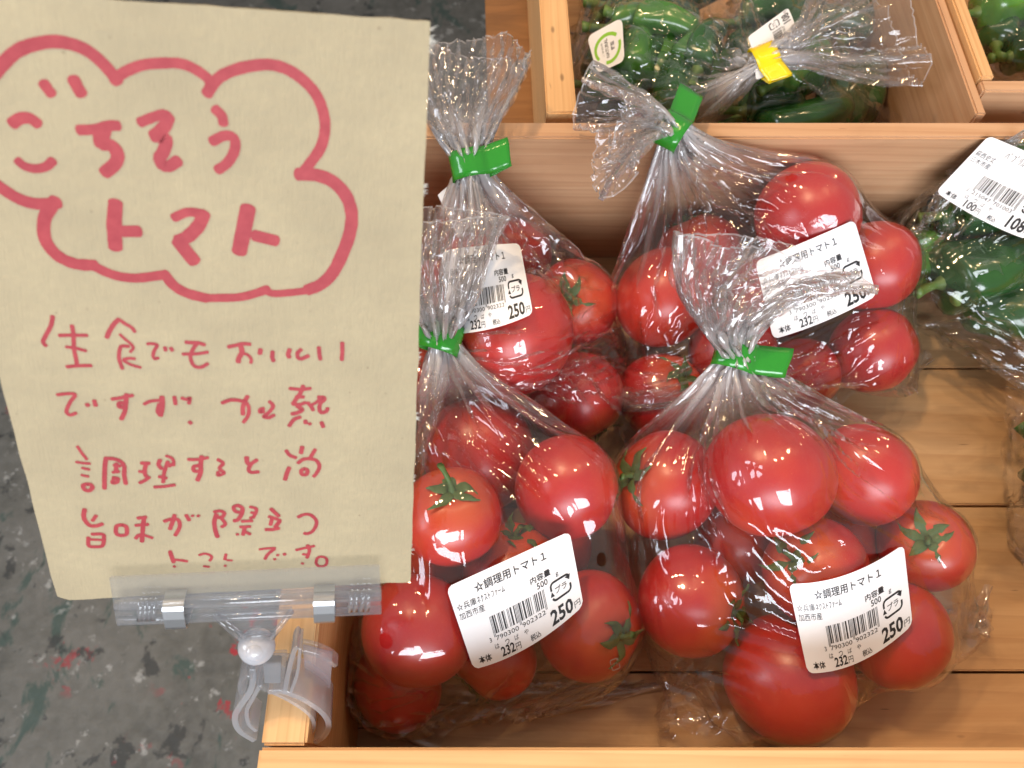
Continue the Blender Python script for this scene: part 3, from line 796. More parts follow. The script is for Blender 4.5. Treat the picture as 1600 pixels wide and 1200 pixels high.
PEPPER_PRINT = merge2d([text2d('ﾊﾟﾌﾟﾘｶ', 17, 30, 5.4, 4.2), text2d('１', 36, 37.6, 5.4, 3.8), text2d('萩西史丈', 1.6, 14.2, 10.4, 3.1), text2d('三木市産', 1.6, 14.2, 14.2, 3.1)]
    + barcode('2215047701003', 15, 43, 19, 26.6) + [text2d('2', 12.2, 13.3, 28.4, 1.9), text2d('215047', 15.6, 27.6, 28.5, 1.9), text2d('701003', 29.6, 41.8, 28.5, 1.9)]
    + recycle(46.4, 18.6, 55.8, 26.6) + [text2d(c, x, x + 2.2, 31.7, 2.2) for c, x in (('は', 14), ('っ', 19.4), ('ば', 24.4), ('や', 29.6))]
    + [text2d('本体', 4.2, 11.0, 34.9, 3.1, .015), text2d('100', 16.4, 23.6, 34.8, 4.1, .022), text2d('円', 24.1, 26.7, 35.4, 2.8), text2d('税込', 32, 37.4, 35.4, 2.7, .01),
       text2d('108', 43.6, 55.2, 33.0, 6.8, .028), text2d('円', 55.8, 58.8, 34.6, 3.0)])

class Patch:
    """smooth curved sheet that lies on the film, fitted where the four corners fall"""
    def pix(s, a, b):
        TL, TR, BR, BL = s.c
        p = (TL * (1 - a) + TR * a) * (1 - b) + (BL * (1 - a) + BR * a) * b
        st, sb = s.sag; bow = 4 * a * (1 - a) * (st * (1 - b) + sb * b)
        return p + np.concatenate([0 * bow, bow], -1)
    def __init__(s, bvh, corners, lift=.0012, W=60., H=38., deg=3, sag=(0, 0)):
        s.W, s.H = W, H
        TL, TR, BR, BL = [np.array(c, float) for c in corners]
        pts = []; uvs = []; s.c = (TL, TR, BR, BL); s.sag = sag
        for a in np.linspace(0, 1, 15):
            for b in np.linspace(0, 1, 11):
                p = s.pix(np.array([a]), np.array([b]))
                q = ray(*p); q = q / np.linalg.norm(q)
                h = bvh.ray_cast(Vector(CAM), Vector(q))
                if h[0] is not None: pts.append(np.array(h[0])); uvs.append((a, b, *p, np.linalg.norm(np.array(h[0]) - CAM)))
        uvs = np.array(uvs)
        s.deg = deg
        A = s.basis(uvs[:, 0], uvs[:, 1]); d = uvs[:, 4]
        wgt = np.ones(len(d))
        for _ in range(6):
            k = np.linalg.lstsq(A * wgt[:, None], d * wgt, rcond=None)[0]; e = d - A @ k
            wgt = np.where(e < 0, 1.6, np.where(e > .004, .15, 1.))    # ride on top, skip deep gaps
        s.k = k; s.c = (TL, TR, BR, BL); s.lift = lift
        e = d - A @ k
        s.extra = max(0, np.percentile(-e, 97))
        s.extra = min(s.extra, .0035)
    def basis(s, a, b):
        a, b = np.asarray(a) - .5, np.asarray(b) - .5
        B = [a ** 0, a, b] + ([a * a, a * b, b * b] if s.deg >= 2 else [])
        if s.deg >= 3: B += [a ** 3, a * a * b, a * b * b]
        return np.stack(B, 1)
    def surf(s, a, b, up=0.):
        a, b = np.atleast_1d(np.asarray(a, float)), np.atleast_1d(np.asarray(b, float))
        p = s.pix(a[:, None], b[:, None])
        q = np.array([ray(*x) for x in p]); q /= np.linalg.norm(q, axis=1)[:, None]
        d = s.basis(a, b) @ s.k - s.lift - s.extra - up
        return CAM + q * d[:, None]
    def press(s, P):
        """tuck the film under the sheet"""
        v = P - CAM; dist = np.linalg.norm(v, axis=-1)
        dc = v[..., 1] * SP - v[..., 2] * CP; xx = v[..., 0] / dc * FPX + 800
        yy = 600 - (v[..., 1] * CP + v[..., 2] * SP) / dc * FPX
        TL, TR, BR, BL = s.c
        # invert the bilinear map (few Newton steps)
        a = np.full(xx.shape, .5); b = np.full(xx.shape, .5)
        for _ in range(6):
            px_ = (TL[0] * (1 - a) + TR[0] * a) * (1 - b) + (BL[0] * (1 - a) + BR[0] * a) * b - xx
            py_ = (TL[1] * (1 - a) + TR[1] * a) * (1 - b) + (BL[1] * (1 - a) + BR[1] * a) * b + 4 * np.clip(a, 0, 1) * (1 - np.clip(a, 0, 1)) * (s.sag[0] * (1 - b) + s.sag[1] * b) - yy
            ja = ((TR[0] - TL[0]) * (1 - b) + (BR[0] - BL[0]) * b, (TR[1] - TL[1]) * (1 - b) + (BR[1] - BL[1]) * b)
            jb = ((BL[0] - TL[0]) * (1 - a) + (BR[0] - TR[0]) * a, (BL[1] - TL[1]) * (1 - a) + (BR[1] - TR[1]) * a)
            det = ja[0] * jb[1] - ja[1] * jb[0]
            a = np.clip(a - (px_ * jb[1] - py_ * jb[0]) / det, -1, 2); b = np.clip(b - (ja[0] * py_ - ja[1] * px_) / det, -1, 2)
        ins = (a > -.06) & (a < 1.06) & (b > -.08) & (b < 1.08)
        d0 = s.basis(np.clip(a, 0, 1)[ins], np.clip(b, 0, 1)[ins]) @ s.k - s.lift - s.extra + .0006
        cur = dist[ins]; newd = np.where(cur < d0 + .0001, d0, cur)
        vv = v[ins] / cur[:, None] * newd[:, None]; P2 = P.copy(); P2[ins] = CAM + vv; return P2
def sticker(parent, pt, prints, name='price_sticker', rad=3.0, mat=None):
    W, H = pt.W, pt.H; na, nb = 24, 16
    # rounded rectangle by clamping the corner cells on a grid
    aa = np.linspace(0, W, na + 1); bb = np.linspace(0, H, nb + 1); V = []
    for b in bb:
        for a in aa:
            x, y = a, b
            cx = min(max(x, rad), W - rad); cyy = min(max(y, rad), H - rad); dx, dy = x - cx, y - cyy
            if dx and dy:
                m = max(abs(dx), abs(dy)); L = math.hypot(dx, dy); x, y = cx + dx / L * m, cyy + dy / L * m
            V.append((x, y))
    V = np.array(V); P = pt.surf(V[:, 0] / W, V[:, 1] / H) - np.array(parent.location); F = []
    for j in range(nb):
        for i in range(na): q = j * (na + 1) + i; F.append((q, q + na + 1, q + na + 2, q + 1))
    o = mesh_obj(name, P, F, mat or M_STICK, parent, smooth=True)
    for nm, (v, f), mt in prints:
        P = pt.surf(v[:, 0] / W, v[:, 1] / H, .00016) - np.array(parent.location)
        mesh_obj(nm, P, f, mt, o)
    return o

def find_uv(P, PER, Lc, x, y):
    v = P - CAM; dc = v[..., 1] * SP - v[..., 2] * CP; xx = v[..., 0] / dc * FPX + 800; yy = 600 - (v[..., 1] * CP + v[..., 2] * SP) / dc * FPX
    cost = (xx - x) ** 2 + (yy - y) ** 2 + (np.linalg.norm(v, axis=-1) * 600) ** 1.0
    near = (xx - x) ** 2 + (yy - y) ** 2 < 64
    dist = np.where(near, np.linalg.norm(v, axis=-1), 9)
    j, i = np.unravel_index(np.argmin(dist if near.any() else cost), xx.shape)
    return (float(i / P.shape[1] * PER), float(Lc[j]), 0.)

PL_FRONT = [((0, 1, 0), .0185, .124), ((1, 0, 0), -.0875, .124), ((0, -1, 0), -.3625, .124)]
BAGS = [
 ('D', 'tomato_bag', 'front right bag of tomatoes with green tape and a bent 250 yen sticker', 'bag',
  dict(seam=(at(1062, 1152, .006), at(1528, 950, .030)), neck=at(1150, 556, .118), flare=[(at(1140, 505, .135), np.array([.014, .0, .004]), .006), (at(1165, 440, .150), np.array([.040, .006, -.004]), .010), (at(1225, 400, .160), np.array([.058, -.006, -.016]), .014)]),
  (1, -.30, -.1), .018, M_TAPE, ((1232, 912), (1412, 850), (1426, 976), (1262, 1052)), TOMATO_PRINT, ((1163, 972), (1097, 720))),
 ('C', 'tomato_bag', 'front left bag of tomatoes, half hidden by the cardboard sign, flat 250 yen sticker', 'bag',
  dict(seam=(at(512, 1120, .010), at(985, 1078, .008)), neck=at(690, 528, .112), flare=[(at(690, 480, .130), np.array([.016, .0, .0]), .006), (at(690, 400, .145), np.array([.026, 0, .0]), .009), (at(700, 330, .150), np.array([.032, .0, .0]), .010)]),
  (-1, .25, .1), .014, M_TAPE, ((697, 918), (890, 830), (912, 946), (740, 1046)), TOMATO_PRINT, ((945, 877), (600, 1000))),
 ('B', 'tomato_bag', 'rear right bag of tomatoes, its tail hanging over the back board of the crate', 'bag',
  dict(seam=(at(1005, 640, .020), at(1400, 570, .020)), neck=at(1050, 205, .138), flare=[(at(1010, 190, .150), np.array([.004, .016, .002]), .006), (at(965, 195, .155), np.array([-.002, .034, .0]), .010), (at(930, 200, .150), np.array([-.010, .045, .004]), .014)]),
  (.6, 1, .3), .020, M_TAPE, ((1180, 408), (1335, 343), (1370, 462), (1208, 530)), TOMATO_PRINT, ((1240, 280), (1090, 512))),
 ('A', 'tomato_bag', 'rear left bag of tomatoes, its tail standing up beside the cardboard edge', 'bag',
  dict(seam=(at(650, 700, .020), at(985, 660, .020)), neck=at(735, 258, .140), flare=[(at(725, 200, .150), np.array([.018, .0, .002]), .006), (at(728, 130, .155), np.array([.034, .004, .0]), .010), (at(738, 75, .160), np.array([.034, -.004, .0]), .012)]),
  (1, .1, .2), .014, M_TAPE, ((690, 392), (812, 380), (833, 490), (700, 522)), TOMATO_PRINT, ((900, 532), (760, 600))),
 ('R', 'pepper_bag', 'bag of green peppers at the right with a tilted 108 yen sticker', 'bag',
  dict(seam=(at(1358, 372, .012), at(1556, 226, .120)), gmax=1.25, neck=at(1730, 650, .050), flare=[(at(1780, 690, .055), np.array([-.006, .012, .0]), .006), (at(1850, 740, .06), np.array([-.02, .03, .0]), .010)], N=152, Mb=84, Mf=20, pleats=7),
  (1, .1, .1), .014, M_TAPE, ((1545, 212), (1683, 270), (1603, 374), (1462, 300)), PEPPER_PRINT, ((1410, 300), (1450, 520))),
 ('E', 'pepper_bag', 'rear bag of green peppers closed with yellow tape, round emblem sticker at its left', 'bag',
  dict(seam=(at(912, 175, .030), at(960, -60, .030)), neck=at(1195, 92, .098), flare=[(at(1250, 70, .105), np.array([.002, .014, .0]), .006), (at(1310, 45, .112), np.array([-.012, .044, .0]), .014), (at(1390, 10, .118), np.array([-.014, .064, .0]), .018)], N=152, Mb=76, Mf=40, z0=.0),
  (.2, -1, 0), .012, M_TAPEY, None, None, ((1000, 100), (1050, 50))),
 ('H', 'pepper_bag', 'shiny bag of green peppers under the tail of the yellow taped bag', 'bag',
  dict(seam=(at(1180, 225, .030), at(1370, 215, .030)), neck=at(1290, -60, .07), flare=[(at(1290, -130, .08), np.array([.02, .01, .0]), .008)], N=136, Mb=70, Mf=10, z0=.0),
  (1, .1, 0), .012, M_TAPE, None, None, ((1200, 300), (1250, 300))),
 ('F', 'pepper_bag', 'bag of green peppers in the rightmost rear crate', 'bag',
  dict(seam=(at(1518, 100, .030), at(1560, -60, .030)), neck=at(1740, 20, .07), flare=[(at(1800, 20, .08), np.array([.0, .02, .0]), .008)], N=136, Mb=60, Mf=10, z0=.0),
  (1, .1, 0), .012, M_TAPE, None, None, ((1200, 300), (1250, 300))),
 ('G', 'pepper_bag', 'bag of green peppers cut off by the right frame edge, on the middle planks', 'bag',
  dict(seam=(at(1606, 840, .01), at(1600, 640, .03)), neck=at(1790, 700, .07), flare=[(at(1850, 700, .08), np.array([.0, .02, .0]), .008)], N=120, Mb=60, Mf=10),
  (1, .1, 0), .012, M_TAPE, None, None, ((1200, 300), (1250, 300))),
]
FILMS = {}
QUICK = False
for bi, (key, nm, lab, cat, spec, fdir, flen, tmat, corners, prn, holes) in enumerate(BAGS):
    inner = PLACED.get(key) or PSPH[key]
    if key in PLACED:
        outer = [q for k2, L in PLACED.items() if k2 != key for q in L]
        spec['planes'] = PL_FRONT
    else:
        outer = []
        if key in 'RG': spec['planes'] = PL_FRONT
    cen = np.mean([c for c, r in inner], 0)
    # neighbours' tomatoes push this film outwards only where they truly lie outside the pouch
    outer = [q for q in outer if np.linalg.norm(q[0] - cen) > .075 and np.linalg.norm(q[0] - np.array(spec['neck'])) < .08] if key in PLACED else []
    P, PER, Lc, Mb = make_film(spec, inner, outer, 11 + bi)
    root = thing(nm, lab, cat, tuple(np.array([cen[0], cen[1], 0.])), 'clear bags of tomatoes' if nm == 'tomato_bag' else 'clear bags of green peppers')
    pt = None; pats = []
    if corners:
        bvh = BVHTree.FromPolygons([tuple(v) for v in P.reshape(-1, 3)], [(j * P.shape[1] + i, j * P.shape[1] + (i + 1) % P.shape[1], (j + 1) * P.shape[1] + (i + 1) % P.shape[1], (j + 1) * P.shape[1] + i) for j in range(Mb - 1) for i in range(P.shape[1])])
        pt = Patch(bvh, corners, sag={'D': (17, 20), 'C': (0, 15), 'B': (2, 6), 'A': (-2, 8), 'R': (0, 6)}[key], deg=1 if key == 'R' else 3); P[:Mb] = pt.press(P[:Mb])
        sticker(root, pt, [('print', prn, M_INK)])
    if key == 'A':
        q4 = [at(684, 305, .108), at(728, 284, .112), at(748, 352, .100), at(716, 372, .098)]; V = []; F = []
        for j in range(7):
            for i in range(7):
                a, b = i / 6, j / 6; V.append((q4[0] * (1 - a) + q4[1] * a) * (1 - b) + (q4[3] * (1 - a) + q4[2] * a) * b + np.array([0, 0, .004 * math.sin(a * 3)]) - np.array(root.location))
        for j in range(6):
            for i in range(6): F.append((j * 7 + i, j * 7 + i + 1, j * 7 + i + 8, j * 7 + i + 7))
        mesh_obj('paper_slip', V, F, M_STICK, root, smooth=True)
    if key == 'E':
        # white price sticker caught under the yellow tape, partly behind it
        q3 = [at(1168, 58, .100), at(1231, 12, .104), at(1251, 92, .094), at(1181, 126, .094)]
        class Flat:
            W, H = 60., 38.
            def surf(s, a, b, up=0.):
                a, b = np.atleast_1d(a)[:, None], np.atleast_1d(b)[:, None]
                p = (q3[3] * (1 - a) + q3[0] * a) * (1 - b) + (q3[2] * (1 - a) + q3[1] * a) * b
                return p + np.array([0, -.3, 1]) * (.004 * np.sin(a * 3.1) + up)
        sticker(root, Flat(), [('print', PEPPER_PRINT, M_GREY)])
        bvh = BVHTree.FromPolygons([tuple(v) for v in P.reshape(-1, 3)], [(j * P.shape[1] + i, j * P.shape[1] + (i + 1) % P.shape[1], (j + 1) * P.shape[1] + (i + 1) % P.shape[1], (j + 1) * P.shape[1] + i) for j in range(Mb - 1) for i in range(P.shape[1])])
        p2 = Patch(bvh, ((917, 57), (972, 27), (976, 95), (933, 115)), deg=2, W=60, H=60); P[:Mb] = p2.press(P[:Mb])
        M_LIME = plain('lime_print', (.25, .55, .04), .5)
        arcs = merge2d([stroke2d([(30 + 23 * math.cos(q), 32 + 20 * math.sin(q)) for q in np.linspace(2.6, 5.6, 16)], 5.), stroke2d([(30 + 23 * math.cos(q), 32 + 20 * math.sin(q)) for q in np.linspace(-.2, 1.9, 12)], 5.)])
        tx = merge2d([text2d('NATURAL', 16, 44, 30, 7, .02), text2d('野菜', 24, 36, 42, 8, .02), text2d('ご家庭用', 20, 40, 21, 4)])
        # the words run up the sheet: turned a quarter
        tv = tx[0].copy(); tv = np.stack([30 + (tv[:, 1] - 32) * .9, 31 - (tv[:, 0] - 30)], 1)
        st = sticker(root, p2, [('green_emblem', arcs, M_LIME), ('print', (tv, tx[1]), M_GREY)], name='round_sticker', rad=10); st['label'] = 'small off-white sticker with a lime green arc emblem'
    if key == 'C':      # faint recycling mark printed on the film itself
        bvh = BVHTree.FromPolygons([tuple(v) for v in P.reshape(-1, 3)], [(j * P.shape[1] + i, j * P.shape[1] + (i + 1) % P.shape[1], (j + 1) * P.shape[1] + (i + 1) % P.shape[1], (j + 1) * P.shape[1] + i) for j in range(Mb - 1) for i in range(P.shape[1])])
        try:
            p3 = Patch(bvh, ((950, 1030), (966, 1024), (972, 1046), (956, 1052)), deg=1, W=12, H=14, lift=.0004); v, f = merge2d(recycle(1.5, 2, 10.5, 12))
            mesh_obj('recycling_mark', p3.surf(v[:, 0] / 12, v[:, 1] / 14, .0002) - np.array(root.location), f, plain('pale_film_print', (.40, .34, .32), .6), root)
        except Exception: pass
    ob = film_object(P, PER, Lc, FILM if nm == 'tomato_bag' else FILM_B, root)
    ob['neck_v'] = float(Lc[Mb - 1]); ob['width_v'] = float(PER); ob['top_v'] = float(Lc[-1] - .0010); ob['hole_a'] = find_uv(P[:Mb], PER, Lc, *holes[0]); ob['hole_b'] = find_uv(P[:Mb], PER, Lc, *holes[1])
    nk = np.array(spec['neck']); ax = unit(np.array(spec['flare'][0][0]) - nk)
    if key == 'D': ax = unit((.30, .90, .35)); fdir = (.95, -.34, 0)
    if key == 'C': ax = unit((.30, .92, .30)); fdir = (-.95, .32, 0)
    if key == 'B': ax = unit((-.80, .52, .12)); fdir = (.55, .84, .12); flen = .022
    tape(root, nk, ax, fdir, flen, tmat)
    FILMS[key] = (P, PER, Lc, Mb, root)

# ------------------------------------------------------------------ cardboard sign held by the clear clip
WPT = at(440, 1085, .133)
DN = unit(ray(573, 2795)); RT = ray(8600, 465); RT = unit(unit(RT) - DN * (unit(RT) @ DN)); NF = unit(np.cross(DN, RT))   # NF faces the viewer
def sgn(x, y):
    """where a pixel falls on the plane of the sign: metres along RT and DN"""
    q = ray(x, y); t = ((WPT - CAM) @ NF) / (q @ NF); p = CAM + q * t - WPT
    return p @ RT, p @ DN
def pl(u, v, w=0.): return WPT + RT * u + DN * v + NF * w

def card_mat():
    m = NT('brown_cardboard')
    v = m.coord('Object')
    f1 = m.noise(m.coord('Object', (60, 60, 60)), 6, 5, .6); f2 = m.noise(m.coord('Object', (9, 9, 9)), 3, 4, .6)
    c = m.mix(m.ramp(f2, [(.3, 0.), (.7, 1.)]), (.455, .370, .225), (.37, .30, .185))
    c = m.mix(m.ramp(f1, [(.35, 0.), (.75, .5)]), c, (.37, .30, .19))
    vo = m.n('TexVoronoi', feature='F1'); vo.inputs['Scale'].default_value = 330; m.l(v, vo.inputs['Vector'])
    rn = m.n('SeparateColor'); m.l(vo.outputs['Color'], rn.inputs[0])
    spk = m.math('MULTIPLY', m.ramp(vo.outputs['Distance'], [(.06, 1.), (.20, 0.)]), m.math('MULTIPLY', m.math('GREATER_THAN', rn.outputs[0], .93), rn.outputs[1]))
    c = m.mix(m.math('MULTIPLY', spk, .55), c, (.17, .12, .07))
    wv = m.n('TexWave', bands_direction='Y'); wv.inputs['Scale'].default_value = 38; wv.inputs['Distortion'].default_value = .6; m.l(v, wv.inputs[0])
    fb = m.noise(m.coord('Object', (500, 60, 500)), 3, 3)
    h = m.math('MULTIPLY_ADD', wv.outputs['Fac'], .10, m.math('MULTIPLY_ADD', fb, .5, m.math('MULTIPLY', f1, .6)))
    m.bump(h, .45, .0010)
    return m.set(Base_Color=c, Roughness=.78)
M_CARD = card_mat()
M_CORE = plain('cardboard_core', (.42, .33, .22), .85)
M_TORN = plain('torn_paper_fibres', (.62, .58, .50), .9)
def marker_mat():
    m = NT('red_marker_ink')
    n_ = m.noise(m.coord('Object'), 260, 3, .6); n2 = m.noise(m.coord('Object'), 60, 3)
    c = m.mix(m.ramp(n_, [(.3, 0.), (.75, 1.)]), (.32, .018, .026), (.42, .044, .050))
    c = m.mix(m.ramp(n2, [(.35, .0), (.7, .5)]), c, (.29, .017, .03))
    return m.set(Base_Color=c, Roughness=.6)
M_MARK = marker_mat()
sign = thing('cardboard_sign', 'brown cardboard sign handwritten in red marker with a cloud outline, held in the clear clip', 'sign', tuple(WPT))
Rm = Matrix((RT, DN, NF)).transposed()      # local x right, y down the sheet, z towards the viewer
sign.rotation_mode = 'QUATERNION'; sign.rotation_quaternion = Rm.to_quaternion()
# right, down, towards the viewer is a mirrored frame: use up instead of down
Rm = Matrix((RT, -DN, NF)).transposed(); sign.rotation_quaternion = Rm.to_quaternion()
uL, uR, vT, vB = sgn(90, 937)[0], sgn(641, 905)[0], sgn(670, 33)[1], sgn(90, 937)[1] - .0006
R = random.Random(5)
def edge_line(a, b, n, j, sgnn=1):
    out = []
    for k in range(n):
        t = k / n; nn = noise.noise(Vector((t * 18 + a[0] * 300, j * 999, a[1] * 99)))
        nrm_ = (-(b[1] - a[1]), b[0] - a[0]); L = math.hypot(*nrm_)
        out.append((a[0] + (b[0] - a[0]) * t + nrm_[0] / L * j * nn, a[1] + (b[1] - a[1]) * t + nrm_[1] / L * j * nn))
    return out
def sheet(name, z0, z1, mat, inset, jit, bend=0.):
    q = [(uL + inset, vT + .0015 + inset), (uR - inset, vT + inset), (uR - inset, vB - .0016 - inset), (uL + inset + .004, vB + .0010 - inset), (uL + inset, vB - .0012 - inset)]
    pts = []
    for k in range(5): pts += edge_line(q[k], q[(k + 1) % 5], (60, 90, 60, 3, 70)[k], jit)
    bm = bmesh.new(); vs = [bm.verts.new((x, -y, z0)) for x, y in pts]; f = bm.faces.new(vs)
    r = bmesh.ops.extrude_face_region(bm, geom=[f]); 
    for e in r['geom']:
        if isinstance(e, bmesh.types.BMVert): e.co.z = z1
    bmesh.ops.recalc_face_normals(bm, faces=bm.faces[:])
    return bm_obj(name, bm, mat, sign)
sheet('front_liner', -.0004, .0, M_CARD, 0, .0004)
sheet('back_liner', -.0030, -.0026, M_CARD, .0002, .0006)
# fluted middle layer
V = []; F = []; nfl = 170
for k in range(nfl + 1):
    y = -(vT + .002 + (vB - .004 - vT) * k / nfl); z = -.0015 + .00100 * math.sin(k * 2.0)
    V += [(uL + .0006, y, z), (uR - .0006, y, z)]
    if k: F.append((2 * k - 2, 2 * k - 1, 2 * k + 1, 2 * k))
mesh_obj('fluting', V, F, M_CORE, sign, smooth=True)
# torn fibre tufts on the right edge
V = []; F = []
for (x, y, s_) in ((672, 60, 1.6), (669, 72, 1.2), (652, 300, .8), (640, 560, 1.), (640, 650, .9), (640, 860, 1.1), (640, 750, .7)):
    u, v = sgn(x, y); u = uR
    for k in range(9):
        a = R.uniform(-1.2, 1.2); L = R.uniform(.6, 1.9) * s_ * .001; b0 = len(V); yy = v + R.uniform(-.002, .002)
        V += [(u - .0006, -yy - .0003, -.0006), (u - .0006, -yy + .0004, -.0006), (u + L * math.cos(a), -yy + L * math.sin(a), R.uniform(-.002, .0005))]
        F.append((b0, b0 + 1, b0 + 2))
tf = mesh_obj('torn_fibres', V, F, M_TORN, sign)

# handwriting: strokes traced as centre lines, crop id + width + points
CROP = {'a': (0, 0, 2.353), 'b': (50, 480, 6.154), 'c': (300, 480, 6.154), 'd': (100, 685, 6.154), 'e': (300, 685, 6.154), 'f': (250, 830, 5.333)}
CLOUD = """a 44:-70,330 -20,270 60,190 150,158 230,155 310,180 370,225 415,275 432,300
a 36:418,300 450,270 520,240 600,232 670,235 730,262 772,300 765,340
a 38:760,345 800,290 860,258 940,240 1010,240 1080,268 1150,330 1185,400 1195,470 1180,540 1140,600 1110,640
a 44:1095,640 1170,645 1230,672 1275,725 1293,790 1285,860 1260,930 1225,1000 1180,1045 1130,1066
a 26:1130,1068 1060,1076 1000,1078 970,1060
a 30:985,1062 940,1078 880,1092 800,1095 740,1095
a 36:760,1096 690,1078 640,1050 605,1008
a 34:612,1008 560,1016 500,1022 440,1016 390,1000 340,975
a 42:350,975 280,970 220,945 180,905 162,860 165,800 190,760 205,735
a 42:215,745 150,750 100,742 50,720 -10,680 -60,640
a 40:-60,640 -90,560 -100,450 -70,330"""
TITLE = """a 36:160,305 178,330 190,345
a 40:270,290 285,320 300,345
a 38:45,455 75,435 110,435 140,455
a 30:65,590 90,610 130,620 170,612 195,590
a 34:290,478 350,475 400,462 435,462
a 48:385,470 372,510 375,530
a 42:375,530 410,535 432,565 425,600 385,635
a 32:515,450 560,432 600,420 620,430
a 40:620,430 605,465 565,500
a 40:565,500 605,505 612,520 600,560 585,580
a 38:585,580 595,605 620,612 655,590
a 32:790,400 815,425 822,455
a 32:780,520 820,500 850,500 865,520 860,560 835,600 800,625
a 46:425,745 420,830 425,910
a 40:450,850 480,850 510,850
a 30:640,800 690,780 750,785
a 42:750,785 730,830 690,870 655,885
a 44:655,885 690,930 715,960
a 48:912,765 895,850 880,925
a 38:935,865 975,875 1015,885"""
